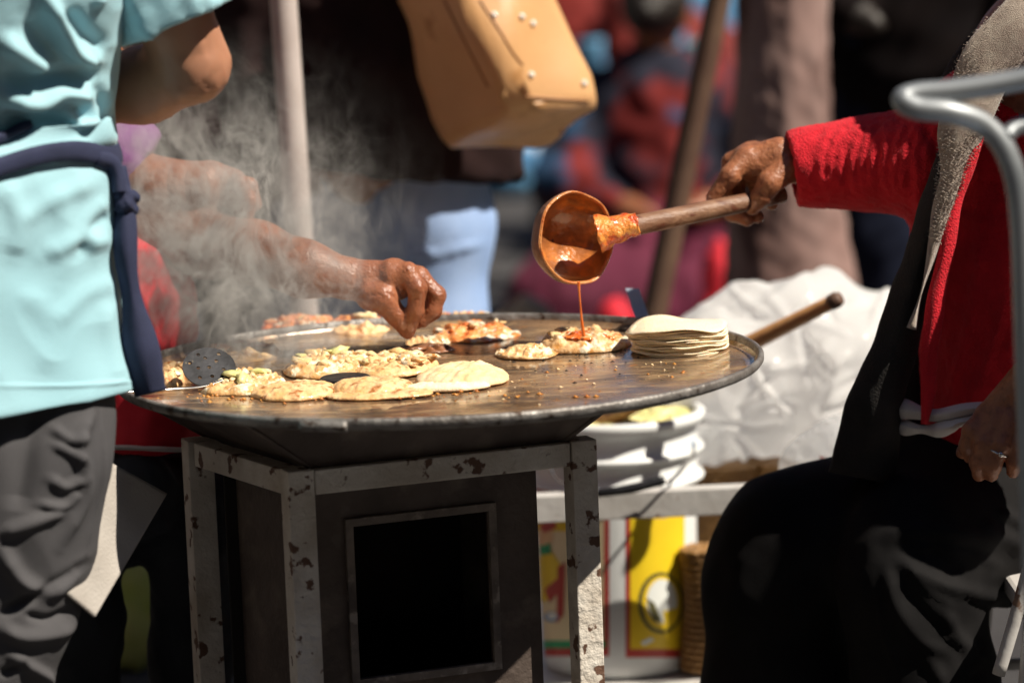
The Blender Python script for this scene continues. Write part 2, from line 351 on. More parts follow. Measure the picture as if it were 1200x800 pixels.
# comal surface: dark oiled iron, brown residue, wet patches
def comal_mat():
    m = bpy.data.materials.new('oily_black_iron'); m.use_nodes = True; nt = m.node_tree; N = nt.nodes; L = nt.links; b = N['Principled BSDF']
    tc = N.new('ShaderNodeTexCoord')
    def noise(sc, d=8, st=(1, 1, 1)):
        mp = N.new('ShaderNodeMapping'); mp.inputs['Scale'].default_value = st; L.new(tc.outputs['Object'], mp.inputs[0])
        n = N.new('ShaderNodeTexNoise'); n.inputs['Scale'].default_value = sc; n.inputs['Detail'].default_value = d; L.new(mp.outputs[0], n.inputs[0]); return n.outputs[0]
    def rng_(s, a, b_, c=0, d=1):
        r = N.new('ShaderNodeMapRange'); r.inputs[1].default_value = a; r.inputs[2].default_value = b_; r.inputs[3].default_value = c; r.inputs[4].default_value = d; L.new(s, r.inputs[0]); return r.outputs[0]
    def mix(f, a, c):
        x = N.new('ShaderNodeMix'); x.data_type = 'RGBA'; L.new(f, x.inputs[0])
        for s_, v in ((x.inputs[6], a), (x.inputs[7], c)):
            if isinstance(v, tuple): s_.default_value = (*v, 1)
            else: L.new(v, s_)
        return x.outputs[2]
    col = mix(rng_(noise(9), .4, .62), (.1, .07, .05), (.34, .21, .115))
    col = mix(rng_(noise(22, 8, (1, 3, 1)), .52, .66), col, (.5, .33, .17))
    col = mix(rng_(noise(55), .62, .7), col, (.42, .17, .04))
    col = mix(rng_(noise(130), .66, .72), col, (.012, .009, .008))
    L.new(col, b.inputs['Base Color'])
    L.new(rng_(noise(14, 8, (1, 2, 1)), .35, .68, .14, .5), b.inputs['Roughness'])
    b.inputs['Metallic'].default_value = .25; b.inputs['Coat Weight'].default_value = .7
    L.new(rng_(noise(7), .4, .6, .03, .3), b.inputs['Coat Roughness'])
    bp = N.new('ShaderNodeBump'); bp.inputs['Strength'].default_value = .35; bp.inputs['Distance'].default_value = .002
    L.new(noise(70), bp.inputs['Height']); L.new(bp.outputs[0], b.inputs['Normal'])
    return m
M['comal'] = comal_mat()
M['rim'] = mat('worn_iron_rim', (.28, .265, .25), (.13, .115, .105), 30, .5, metal=.5, bump=.6, bscale=120, c3=(.05, .03, .02), s3=60, lo3=.6, hi3=.66)

def plastic(name, al, col=(.85, .87, .9)):
    m = bpy.data.materials.new(name); m.use_nodes = True; nt = m.node_tree; N = nt.nodes; L = nt.links
    out = N['Material Output']; b = N['Principled BSDF']; b.inputs['Base Color'].default_value = (*col, 1); b.inputs['Roughness'].default_value = .14
    tr = N.new('ShaderNodeBsdfTransparent'); tl = N.new('ShaderNodeBsdfTranslucent'); tl.inputs[0].default_value = (*col, 1)
    m1 = N.new('ShaderNodeMixShader'); m1.inputs[0].default_value = .62; L.new(b.outputs[0], m1.inputs[1]); L.new(tl.outputs[0], m1.inputs[2])
    m2 = N.new('ShaderNodeMixShader'); m2.inputs[0].default_value = al; L.new(tr.outputs[0], m2.inputs[1]); L.new(m1.outputs[0], m2.inputs[2]); L.new(m2.outputs[0], out.inputs[0])
    return m
M['bag'] = plastic('white_plastic_film', .93, (.97, .97, .97))
M['clearbag'] = plastic('clear_plastic_film', .35)

# ------------------------------------------------------------------ ground
g = 60
V = [(-g, -g, 0), (g, -g, 0), (g, 200, 0), (-g, 200, 0)]
add('ground', V, [[0, 1, 2, 3]], M['ground'], kind='structure', smooth=False, org=(0, 0, 0))

# ------------------------------------------------------------------ unseen houses added to block low sky light and deepen shade
def unseen_house(label, c, w, d, h, face):
    """plastered two storey house; face = direction its front looks"""
    o = thing('unseen_house', (c[0], c[1], 0), label, 'unseen_house'); f = np.array(face, float); s_ = np.array([-f[1], f[0], 0]); zz_ = np.array([0, 0, 1.]); C0 = np.array([c[0], c[1], 0.])
    MB().box(C0+zz_*h/2, (s_, f, zz_), (w/2, d/2, h/2)).done('wall', M['plaster'], o, smooth=False)
    MB().box(C0+zz_*(h+.1), (s_, f, zz_), (w/2+.15, d/2+.15, .1)).done('roof', M['bdark'], o, smooth=False)
    n = int(w//2.2)
    for st_ in range(2):
        for i in range(n):
            p = C0+s_*((i+.5)/n-.5)*w+f*(d/2+.012)+zz_*(1.4+st_*2.9)
            door = st_ == 0 and i % 3 == 1
            if door: p[2] = 1.06
            wd = MB().box(p, (s_, f, zz_), (.5, .02, 1.05 if door else .65)).done('door' if door else 'window', M['brownstick'], o, smooth=False)
            MB().box(p+f*.022, (s_, f, zz_), (.43, .004, .95 if door else .58)).done('pane', M['darkglass'], wd, smooth=False)
unseen_house('dark plastered house behind the camera, added to block sky light', (0, -11, 0), 20, 4, 8, (0, 1, 0))
unseen_house('dark plastered house out of view at left, added to block sky light', (-7, 2, 0), 20, 4, 7, (1, 0, 0))
unseen_house('low plastered house out of view at right, added to block sky light', (9.5, 2, 0), 22, 4, 5.0, (-1, 0, 0))

# ------------------------------------------------------------------ stand under the griddle
n0 = Zp(340, 553, .635); r0_ = Zp(702, 514, .635); l0 = Zp(209, 513, .635)
u = r0_-n0; Lu = np.linalg.norm(u); u /= Lu; v = l0-n0; Lv = np.linalg.norm(v); v /= Lv
zz = np.array([0, 0, 1.]); nu = np.array([u[1], -u[0], 0]); nv = np.array([-v[1], v[0], 0])
st = thing('griddle_stand', (*((r0_+l0)/2)[:2], 0), 'chipped grey painted square tube stand with sooty firebox under the round griddle', 'stand')
hw = .0155
def leg_at(c, name='leg'):
    return bevel_box(name, (c[0], c[1], .635/2), (u, nu, zz), (hw, hw, .635/2), M['stand'], st)
cn = n0+u*hw+v*hw*1.02; cr = r0_-u*hw+v*hw; cl = l0+u*hw-v*hw; cb = n0+u*(Lu-hw)+v*(Lv-hw)
for c in (cn, cr, cl, cb): leg_at(c)
def beam(a, b, z, hh=.014, t=.013):
    d = b-a; d[2] = 0; l = np.linalg.norm(d); d /= l; p = np.array([d[1], -d[0], 0]); c = (a+b)/2; c[2] = z
    bevel_box('rail', c, (d, p, zz), (l/2-hw-.0012, t, hh), M['stand'], st)
for a, b in ((cn, cr), (cn, cl), (cl, cb), (cr, cb)): beam(a.copy(), b.copy(), .6195)
for a, b in ((cn, cr), (cn, cl), (cl, cb), (cr, cb)): beam(a.copy(), b.copy(), .09)
# firebox: front panel with window opening, side panels
fo = n0+v*.045+u*.045
Wp = Lu-.045-.055
def pan(u0, u1, z0, z1, dv=0, m='sheet', name='firebox_panel', t=.0015):
    c = fo+u*(u0+u1)/2+v*dv; c[2] = (z0+z1)/2
    return (c, (u, nu, zz), ((u1-u0)/2, t, (z1-z0)/2))
mb = MB()
ox0, ox1, oz0, oz1 = .045, .045+.165, .378, .557
for q in ((0, ox0, .12, .60), (ox1, Wp, .12, .60), (ox0, ox1, oz1, .60), (ox0, ox1, .12, oz0)): mb.box(*pan(*q))
mb.done('firebox_panel', M['sheet'], st, smooth=False, label='sooty front sheet with square fire opening')
mb = MB()
for q in ((ox0-.009, ox0, oz0-.009, oz1+.009), (ox1, ox1+.009, oz0-.009, oz1+.009), (ox0, ox1, oz1, oz1+.009), (ox0, ox1, oz0-.009, oz0)):
    c, a_, h_ = pan(*q, dv=-.005); mb.box(c, a_, (h_[0], .003, h_[2]))
mb.done('opening_frame', M['ashy'], st, smooth=False)
for s in (0, 1):
    c = fo+u*(Wp if s else -.005)+v*.09; c[2] = .36
    bevel_box('side_panel', c, (v, nv, zz), (.085, .002, .24), M['sheet'], st)
c = fo+u*Wp/2+v*.178; c[2] = .36
bevel_box('back_panel', c, (u, nu, zz), (Wp/2+.02, .002, .24), M['soot'], st)
c = fo+u*Wp/2+v*.09; c[2] = .118
bevel_box('fire_floor', c, (u, nu, zz), (Wp/2+.004, .095, .002), M['soot'], st)
# hopper flaring from the frame up to the griddle
cc = (n0+u*Lu/2+v*Lv/2); H = []
for sx, sy in ((-1, -1), (1, -1), (1, 1), (-1, 1)): p = cc+u*sx*(Lu/2-.045)+v*sy*(Lv/2-.02); p[2] = .625; H.append(p)
for sx, sy in ((-1, -1), (1, -1), (1, 1), (-1, 1)): p = cc+u*sx*(Lu/2+.035)+v*sy*(Lv/2+.03)-np.array([.03 if sx < 0 else 0, 0, 0]); p[2] = .700; H.append(p)
add('hopper', H, [[0, 1, 5, 4], [1, 2, 6, 5], [2, 3, 7, 6], [3, 0, 4, 7], [0, 1, 2, 3]], M['sheet'], st, smooth=False)
for i in range(4): bevel = tube([H[i], H[i+4]], .003, 4, 8); add('weld_seam', *bevel, M['sheet'], st)

# ------------------------------------------------------------------ griddle
ZG = .707
def gw(t): return 1+.0025*math.sin(3*t+1)+.0018*math.sin(5*t)
gr = thing('griddle', (0, 0, .70), 'large round black iron griddle full of quesadillas on the grey stand', 'griddle')
prof = [(0, ZG-.006)]+[(r, ZG-.006*(1-(r/.37)**2)) for r in np.linspace(.03, .366, 30)]+[(.370, ZG+.0015), (.3725, ZG+.006)]
add('plate', *lathe(prof, 160, wob=gw), M['comal'], gr)
prof = [(.3725, ZG+.006), (.3735, ZG+.0125), (.3755, ZG+.0145), (.3785, ZG+.014), (.380, ZG+.0115), (.3798, ZG+.0065), (.377, ZG+.003), (.366, ZG-.001), (.30, ZG-.009), (.02, ZG-.012)]
add('rim', *lathe(prof, 200, wob=gw), M['rim'], gr)
V, F = [], []
a = np.linspace(math.radians(-112), math.radians(-104), 10)
P = np.array([[.3805*math.cos(t), .3805*math.sin(t), ZG+.006] for t in a]); V, F = tube(P, .0062, 12, 8)
add('rim_joint', V, F, M['rim'], gr)

def Gp(px, py, dz=0):
    """point on the griddle face seen at a pixel"""
    z = ZG-.003
    return Zp(px, py, z)+np.array([0, 0, dz])

# ------------------------------------------------------------------ food
def pillow(px, py, w, d, h, rot=0, seed=1, bump=.0022, edge=.08, moon=0, nr=22, na=110, flatp=2.6, dz=0, tilt=(0, 0), lump=.16):
    """puffy flat food: px width w, real depth d; py is the pixel of its centre on the plate"""
    c = Gp(px, py, dz); rw = w/S(c[1])/2; r = np.random.default_rng(seed); ph = r.uniform(0, 6.28, 6)
    f1, f2 = Sines(seed, .028, 9), Sines(seed+50, .010, 9)
    V, F = [], []
    A = np.linspace(0, 2*np.pi, na, endpoint=False)
    ol = 1+edge*(np.sin(2*A+ph[0])*.4+np.sin(3*A+ph[1])*.35+np.sin(5*A+ph[2])*.25+np.sin(9*A+ph[3])*.16+np.sin(17*A+ph[4])*.1)
    def ring(t, top):
        x = rw*t*ol*np.cos(A); y = d/2*t*ol*np.sin(A)
        if moon: y = np.where(np.sin(A) < 0, y*(1-moon), y)
        P = np.c_[x, y, np.zeros(na)]
        if top:
            q = P+np.array([seed*.37, 0, 0]); zt = .0015+h*(1-t**flatp)**.6*(1+lump*f1(q))+bump*f2(q)*min(1, (1-t)*6+.12)+bump*.5*f1(q)
            P[:, 2] = np.maximum(zt, .0008)
        else: P[:, 2] = 0
        return P
    T = list(np.linspace(0, 1, nr)**.8)
    rows = [ring(t, True) for t in T]+[ring(.985, False), ring(.4, False)]
    rows[-3][:, 2] = .0012+np.abs(f2(rows[-3]))*.0005
    P = np.vstack(rows)
    if tilt != (0, 0): P[:, 2] += tilt[0]*P[:, 0]+tilt[1]*P[:, 1]
    cs, sn = math.cos(rot), math.sin(rot); P = np.c_[P[:, 0]*cs-P[:, 1]*sn, P[:, 0]*sn+P[:, 1]*cs, P[:, 2]]+c
    for i in range(len(rows)-1):
        for j in range(na): F.append([i*na+j, i*na+(j+1) % na, (i+1)*na+(j+1) % na, (i+1)*na+j])
    return P, F, c, rw

def blobs(c, rx, ry, z0, n, size, seed, flat=.6, hgt=0.0):
    """small irregular lumps scattered on an elliptical patch"""
    r = np.random.default_rng(seed); mb = MB()
    base = bmesh.new(); bmesh.ops.create_icosphere(base, subdivisions=2, radius=1); bv = np.array([v.co[:] for v in base.verts]); bf = [[v.index for v in f.verts] for f in base.faces]; base.free()
    for i in range(n):
        t = r.uniform(0, 6.28); q = math.sqrt(r.uniform(0, 1)); s = size*r.uniform(.45, 1.3)
        sc = np.array([s*r.uniform(.6, 2.0), s*r.uniform(.6, 1.7), s*flat*r.uniform(.5, 1.1)])
        P = bv*(1+.4*Sines(seed*100+i, 1.3, 5)(bv))[:, None]*sc
        a = r.uniform(0, 6.28); P = np.c_[P[:, 0]*math.cos(a)-P[:, 1]*math.sin(a), P[:, 0]*math.sin(a)+P[:, 1]*math.cos(a), P[:, 2]]
        mb.put(P+np.array([c[0]+rx*q*math.cos(t), c[1]+ry*q*math.sin(t), c[2]+z0+hgt*(1-q*q)+r.uniform(-.0005, .001)]), bf)
    return mb

FG = 'quesadillas and tortillas frying on the griddle'
def food(name, label, cat, px, py, w, d, h, m, seed, fills=(), **k):
    d *= 1.25; w *= 1.08
    if k.get('bump', 1) < .001: k['lump'] = .05
    else: h *= .98
    P, F, c, rw = pillow(px, py, w, d, h, seed=seed, **k)
    o = thing(name, tuple(c), label, cat, FG)
    add('tortilla', P, F, m, o)
    for fname, fm, n, size, fx, fy, fz, sx, sy in fills:
        cc = c+np.array([fx*rw, fy*d/2, 0]); blobs(cc, rw*sx, d/2*sy, fz*.95, int(n*(.3 if fname == 'squash_pieces' else .65)), size*1.12, seed+n, hgt=h*.5).done(fname, fm, o, kind='stuff')
    return o
food('quesadilla', 'orange sauced quesadilla behind the steam at the back left of the griddle', 'quesadilla', 348, 386, 78, .10, .012, M['redfill'], 3,
     [('filling', M['redfill'], 20, .007, 0, 0, .009, .8, .6), ('cheese_crumbs', M['cheese'], 9, .005, .1, -.1, .014, .6, .5)])
food('quesadilla', 'quesadilla with orange filling and a white cheese lump left of the reaching fingers', 'quesadilla', 420, 387, 76, .09, .010, M['toast'], 4,
     [('filling', M['redfill'], 18, .006, -.1, .2, .009, .8, .5), ('cheese_crumbs', M['cheese'], 5, .0085, .1, .1, .014, .22, .3)], rot=.15)
food('quesadilla', 'thin golden quesadilla with red onion strips at the back just right of the fingers', 'quesadilla', 540, 378, 92, .085, .007, M['toast'], 5,
     [('filling', M['redfill'], 12, .004, 0, .3, .008, .8, .4)], rot=.08)
food('quesadilla', 'quesadilla with bright red filling and dark charred side at the back middle', 'quesadilla', 556, 394, 96, .09, .008, M['redfill'], 6,
     [('filling', M['redfill'], 30, .0062, -.15, .25, .009, .75, .5), ('cheese_crumbs', M['cheese'], 5, .004, .2, .2, .014, .6, .4)], rot=.12)
food('tortilla_piece', 'small pale piece of tortilla being pinched by the reaching fingers', 'tortilla', 502, 403, 50, .045, .004, M['egg'], 7, tilt=(0, .08))
food('quesadilla', 'dark spread of charred filling under the pinched tortilla piece', 'filling', 495, 412, 70, .035, .003, M['burnt'], 8,
     [('filling', M['burnt'], 14, .005, 0, 0, .004, .9, .8)])
food('quesadilla', 'lumpy quesadilla topped with white and pale green filling just right of the steam', 'quesadilla', 388, 432, 108, .12, .013, M['egg'], 9,
     [('filling', M['cheese'], 46, .006, 0, .15, .011, .85, .7), ('squash_pieces', M['green'], 16, .0065, -.05, .1, .014, .7, .6)])
food('quesadilla', 'lumpy golden quesadilla with cheese mid griddle, left of the smooth puffed one', 'quesadilla', 462, 432, 96, .11, .012, M['toast'], 10,
     [('filling', M['cheese'], 34, .0062, 0, .2, .010, .85, .6), ('toasted_bits', M['egg'], 22, .006, .1, 0, .011, .8, .7)])
food('quesadilla', 'smooth puffed pale quesadilla folded over, nearest the clear middle of the griddle', 'quesadilla', 542, 444, 100, .12, .014, M['tort'], 11, rot=.05, bump=.0009)
food('tortilla', 'flat golden tortilla with toasted spots left of the white folded edge', 'tortilla', 436, 457, 88, .075, .010, M['toast'], 12, bump=.0009, flatp=5)
food('tortilla', 'flat round golden tortilla near the front rim, left of the other flat golden one', 'tortilla', 345, 461, 96, .085, .009, M['toast'], 13, bump=.0009, flatp=4)
food('tortilla', 'thin golden tortilla lying under the front flat tortillas', 'tortilla', 445, 463, 120, .05, .0035, M['toast'], 14, bump=.0005, flatp=6)
food('tortilla', 'thin white folded strip of raw tortilla edge in front of the puffed quesadilla', 'tortilla', 523, 455, 100, .035, .0055, M['tortraw'], 15, bump=.0005, flatp=6, rot=.03)
food('quesadilla', 'quesadilla with pale green filling beside the perforated turner', 'quesadilla', 283, 452, 98, .12, .011, M['egg'], 16,
     [('filling', M['cheese'], 26, .006, .1, 0, .009, .8, .7), ('squash_pieces', M['green'], 26, .007, 0, -.1, .011, .75, .6)])
food('quesadilla', 'orange tinged quesadilla in the steam behind the perforated turner', 'quesadilla', 283, 418, 92, .09, .012, M['toast'], 17,
     [('filling', M['redfill'], 14, .006, 0, .1, .011, .8, .6)])
food('quesadilla', 'small brown quesadilla beside the hanging navy apron at the left rim', 'quesadilla', 200, 446, 36, .09, .016, M['toast'], 18,
     [('filling', M['egg'], 10, .006, .2, 0, .012, .7, .7)])
food('quesadilla', 'pale fried quesadilla with lacy browned edge, left of the sauced one', 'quesadilla', 618, 415, 66, .07, .006, M['egg'], 19,
     [('filling', M['cheese'], 18, .005, .1, .25, .005, .75, .5)], rot=.25)
q = food('quesadilla', 'puffed quesadilla receiving the stream of orange sauce, left of the tortilla stack', 'quesadilla', 684, 406, 98, .095, .016, M['egg'], 20,
     [('filling', M['cheese'], 16, .006, -.5, .1, .012, .35, .6)], flatp=3)
cq = Gp(684, 406); mb = blobs(cq+np.array([0.006, -.004, 0]), .036, .026, .0125, 60, .0058, 44, flat=.5, hgt=.0045)
mb.done('sauce_topping', M['sauce'], q, kind='stuff')
# crumbs and grease bits
def scatter(name, label, m, spots, size, seed, kind='stuff', cat='crumbs'):
    r = np.random.default_rng(seed); mb = MB()
    for px, py, sx, sy, n in spots:
        for i in range(n):
            c = Gp(px+r.normal()*sx, py+r.normal()*sy); rr = math.hypot(c[0], c[1])
            if rr > .362: continue
            s = size*r.uniform(.2, 1)**2.6*1.3+.0003; k = 5; a = r.uniform(0, 6.28)
            V = [c+np.array([s*math.cos(a+6.28*j/k)*r.uniform(.7, 1.3), s*math.sin(a+6.28*j/k)*r.uniform(.7, 1.3), .0002]) for j in range(k)]+[c+np.array([0, 0, s*.7])]
            mb.put(V, [[j, (j+1) % k, k] for j in range(k)]+[[4, 3, 2, 1, 0]])
    return mb.done(name, m, label=label, cat=cat, kind=kind, org=(0, 0, ZG))
scatter('food_crumbs', 'orange and yellow food crumbs scattered along the front of the griddle', M['crumb'], [(235, 466, 18, 3, 34), (190, 469, 6, 3, 14), (490, 464, 50, 1.6, 50), (560, 461, 30, 2.5, 20), (400, 467, 60, 1.5, 30), (300, 469, 40, 2, 24), (640, 445, 50, 15, 12), (700, 465, 50, 2, 10), (780, 430, 25, 6, 8)], .0034, 2)
scatter('cheese_crumbs', 'pale crumbs of masa scattered over the clear right side of the griddle', M['tort'], [(790, 428, 34, 7, 16), (860, 405, 12, 7, 12), (580, 377, 50, 5, 30), (720, 435, 50, 12, 14), (620, 440, 50, 14, 30), (250, 440, 40, 12, 40)], .0022, 5)
scatter('burnt_crumbs', 'small black burnt crumbs on the clear middle of the griddle', M['soot'], [(690, 420, 30, 10, 60), (620, 430, 40, 14, 40), (735, 400, 15, 5, 40)], .0022, 8)

# tortilla stack: each one a thing
sc_ = Gp(796, 411); SG = 'tortillas in the pale stack'
NT = 13
for i in range(NT):
    r = np.random.default_rng(100+i); R_ = .0545+.004*i/NT+r.uniform(-.002, .002); na, nr = 90, 10; A = np.linspace(0, 2*np.pi, na, endpoint=False)
    off = np.array([r.normal()*.0022-.005*(i/NT)+.002, r.normal()*.002]); top = i == NT-1
    if top: off = np.array([-.003, -.001]); R_ = .061
    z0 = .0008+i*.0025; f = Sines(200+i//2, .05, 6); ol = 1+.012*np.sin(2*A+r.uniform(0, 6))+.012*np.sin(5*A+r.uniform(0, 6))+.005*np.sin(13*A+i)
    rows = []
    for t, b in [(t, 1) for t in np.linspace(0.02, 1, nr)]+[(1.0, 0), (.6, 0)]:
        x = R_*t*ol*np.cos(A); y = R_*t*ol*np.sin(A)*1.02; P = np.c_[x, y, np.zeros(na)]
        lift = (.0034)*(i/NT)*Sines(300, .09, 5)(P)*t*t+.0009*f(P)*t
        lift += .0065*(i/NT)*np.exp(-((x+.02)/.035)**2)*t*.0
        if top: lift += .0028*np.exp(-((x+.012)/.03)**2)*(1-t*t*.4)-.004*np.clip((-x-.035)/.02, 0, 1)**1.5
        P[:, 2] = z0+(.0016 if b else 0)+lift+(.001*(1-t**2) if b and top else 0); P[:, :2] += off; rows.append(P+sc_)
    F = [[a_*na+j, a_*na+(j+1) % na, (a_+1)*na+(j+1) % na, (a_+1)*na+j] for a_ in range(len(rows)-1) for j in range(na)]
    lab = 'uppermost pale tortilla of the stack, its left tip drooping over' if top else ('lowest pale tortilla of the stack, lying on the griddle' if i == 0 else 'thin pale tortilla inside the stack, between the uppermost and the lowest')
    add('tortilla', np.vstack(rows), F, M['tortraw'], label=lab, cat='tortilla', group=SG)

# ------------------------------------------------------------------ turners
t = thing('perforated_turner', tuple(Gp(243, 440)), 'round black perforated turner with thin steel handle beside the steam', 'spatula')
c = W(245, 431, -.03); nrm = np.array([.25, -.62, .74]); nrm /= np.linalg.norm(nrm)
a1 = np.cross([0, 0, 1], nrm); a1 /= np.linalg.norm(a1); a2 = np.cross(nrm, a1)
ca, sa = math.cos(.38), math.sin(.38); a1, a2 = ca*a1+sa*a2, -sa*a1+ca*a2
bm = bmesh.new()
def ringv(cx, cy, r, n, zz_=0, sq=1): return [bm.verts.new(Vector(c+a1*(cx+r*math.cos(6.2832*i/n))+a2*(cy+sq*r*math.sin(6.2832*i/n))+nrm*zz_)) for i in range(n)]
def loopedges(vs): return [bm.edges.new((vs[i], vs[(i+1) % len(vs)])) for i in range(len(vs))]
ed = loopedges(ringv(0, 0, .0325, 48, sq=.9))
for hx, hy in ((0, 0), (.013, .004), (-.012, .006), (.004, .015), (-.005, -.014), (.013, -.012), (-.019, -.008), (.0, .024), (.022, .012), (-.016, .018)): ed += loopedges(ringv(hx, hy*.9, .0024, 10))
bmesh.ops.triangle_fill(bm, use_beauty=True, edges=ed)
fs = bm.faces[:]
ex = bmesh.ops.extrude_face_region(bm, geom=fs); bmesh.ops.translate(bm, verts=[e for e in ex['geom'] if isinstance(e, bmesh.types.BMVert)], vec=Vector(nrm*.0014))
bm.verts.index_update()
add('perforated_blade', [v.co[:] for v in bm.verts], [[v.index for v in f.verts] for f in bm.faces], M['blackmetal'], t, smooth=False); bm.free()
add('handle', *tube([W(265, 444, -.045), W(236, 453, -.06), W(195, 456, -.075), W(100, 462, -.12)], [.003, .0026, .003, .005], 30, 10, .5), M['silver'], t)
t = thing('spatula', tuple(Gp(760, 383)), 'black round spatula with flat blue grey handle behind the tortilla stack', 'spatula')
c = Gp(768, 385); P, F, c_, rw = pillow(768, 386, 88, .10, .004, seed=31, bump=0, edge=.01, flatp=3)
P[:, 2] += .003+np.clip(P[:, 1]-c[1], 0, 1)*.12
add('spatula_blade', P, F, M['blackmetal'], t)
hp = [W(755, 379, c[1]+.05), W(748, 360, c[1]+.06), W(741, 338, c[1]+.07)]
V = []
for p_, w_ in zip(hp, (.009, .0095, .0085)): V += [p_+RT*w_, p_-RT*w_, p_-RT*w_+np.array([0, .0015, 0]), p_+RT*w_+np.array([0, .0015, 0])]
add('handle', V, [[i*4+j, i*4+(j+1) % 4, i*4+4+(j+1) % 4, i*4+4+j] for i in range(2) for j in range(4)]+[[3, 2, 1, 0], [8, 9, 10, 11]], M['bluesteel'], t, smooth=False)
t = thing('flat_turner', tuple(Gp(405, 448)), 'dark flat steel turner blade half hidden between the golden tortillas', 'spatula')
P, F, c_, rw = pillow(405, 450, 60, .07, .002, seed=33, bump=0, edge=.02, flatp=8, dz=.006)
add('blade', P, F, M['blackmetal'], t)

# ------------------------------------------------------------------ ladle
YL = .15
ld = thing('ladle', tuple(W(675, 330, YL)), 'wooden ladle with a dark gourd bowl, held tilted and dripping orange sauce', 'ladle')
ax_ = np.array([.60, -.79, .14]); ax_ /= np.linalg.norm(ax_)
e1 = np.cross(ax_, RT*0+np.array([0, 0, 1.])); e1 /= np.linalg.norm(e1); e2 = np.cross(ax_, e1)
e2 = -e2 if e2[2] < 0 else e2
tl = math.radians(-10); e1, e2 = math.cos(tl)*e1+math.sin(tl)*e2, -math.sin(tl)*e1+math.cos(tl)*e2
bc = W(675, 279, YL); Rb = 56/S(YL)
def bowl(prof, n=96):
    V, F = lathe(prof, n); V2 = []
    for x, y, z in V:
        a = math.atan2(y, x); w = 1+.014*math.cos(4*a+.9)+.02*math.cos(2*a+.4)+.012*math.cos(7*a)
        V2.append(bc+e1*x*w*.97+e2*y*w+ax_*z)
    return np.array(V2), F
outer = [(.002, -Rb*.86)]+[(Rb*math.sin(t_), -Rb*.86*math.cos(t_)) for t_ in np.linspace(.1, math.pi/2, 22)]
rimp = [(Rb, 0), (Rb*.995, .0022), (Rb*.972, .0034), (Rb*.95, .002)]
inner = [(Rb*.93*math.sin(t_), -Rb*.80*math.cos(t_)) for t_ in np.linspace(math.pi/2, .1, 22)]+[(.002, -Rb*.80)]
add('bowl', *bowl(outer), M['gourd'], ld)
add('bowl_rim', *bowl([outer[-1]]+rimp+[inner[0]]), M['bowlin2'], ld)
add('bowl_inside', *bowl(inner), M['bowlin'], ld)
hs = W(708, 272, YL+.004); he = W(918, 228, .284)
def hpt(f): return hs+(he-hs)*f
add('handle', *tube([hpt(.0), hpt(.15), hpt(.5), hpt(.8), hpt(1)], [.0125, .0125, .0122, .0115, .010], 50, 24), M['wood'], ld)
V, F = tube([W(700, 274, YL), W(716, 270, YL), W(735, 265, YL+.003), W(747, 262.5, YL+.004)], [.024, .0175, .0145, .0142], 24, 28)
V = V+normals(V, [f if len(f) == 4 else f+[f[-1]] for f in F])*(.0012*Sines(5, .012, 8)(V))[:, None]
add('sauce_coated_neck', V, F, mat('orange_pulp', (.8, .2, .03), (.85, .35, .07), 60, .3, bump=.8, bscale=220, coat=.5, c3=(.6, .08, .01), s3=70, lo3=.52, hi3=.6), ld)
r = np.random.default_rng(3); pts = [W(678, 330, YL-.012), W(679, 345, YL-.012), W(680.5, 362, YL-.011), W(682, 378, YL-.01), W(684, 394, YL-.009)]
add('sauce_stream', *tube(pts, [.0022, .0013, .0011, .0014, .0019, .0024], 50, 10), M['sauce'], label='thin stream of orange sauce falling from the ladle', cat='sauce')

# ------------------------------------------------------------------ people
def head_prims(c, r, look=(0, -1, 0)):
    """head of half-height r with brow, nose, mouth, chin and ears, facing look"""
    c = np.array(c, float); f = np.array(look, float); f /= np.linalg.norm(f); s = np.cross(f, [0, 0, 1.]); s /= np.linalg.norm(s); z = np.array([0, 0, 1.])
    L = [ell(c+z*r*.15-f*r*.08, (r*.74, r*.82, r*.82)), cap(c-z*r*.25+f*r*.1, c-z*r*.72+f*r*.38, r*.56, r*.3),
         cap(c+z*.05*r+f*r*.72, c-z*r*.22+f*r*.9, r*.08, r*.13), cap(c-z*r*.42+f*r*.72+s*r*.15, c-z*r*.42+f*r*.72-s*r*.15, r*.08, r*.08),
         cap(c+z*r*.2+f*r*.66+s*r*.3, c+z*r*.2+f*r*.66-s*r*.3, r*.12, r*.12)]
    for q in (-1, 1): L.append(ell(c+s*q*r*.74-z*r*.05, (r*.1, r*.16, r*.24))); L.append(ell(c+s*q*r*.4+f*r*.5-z*r*.15, (r*.2, r*.2, r*.2)))
    return L
def eyes(c, r, look, parent):
    c = np.array(c, float); f = np.array(look, float); f /= np.linalg.norm(f); s = np.cross(f, [0, 0, 1.]); s /= np.linalg.norm(s)
    for q in (-1, 1):
        V, F = lathe([(.001, -r*.1)]+[(r*.11*math.sin(a), -r*.11*math.cos(a)) for a in np.linspace(.1, 3.04, 10)], 16, c+s*q*r*.3+f*r*.7+np.array([0, 0, r*.05]))
        add('eye', V, F, M['pearl'], parent)
def hair(c, r, look, parent, long=False):
    c = np.array(c, float); f = np.array(look, float); f /= np.linalg.norm(f)
    L = [ell(c+np.array([0, 0, r*.28])-f*r*.18, (r*.84, r*.88, r*.84))]
    if long: L += [cap(c-f*r*.6, c-f*r*.8-np.array([0, 0, r*1.8]), r*.5, r*.25)]
    else: L += [ell(c-f*r*.95+np.array([0, 0, r*.1]), (r*.35, r*.35, r*.35))]
    V, F = sdf(L, .008, .02); add('hair', wrinkle(V, F, .003, .03, 4), F, M['hair'], parent)

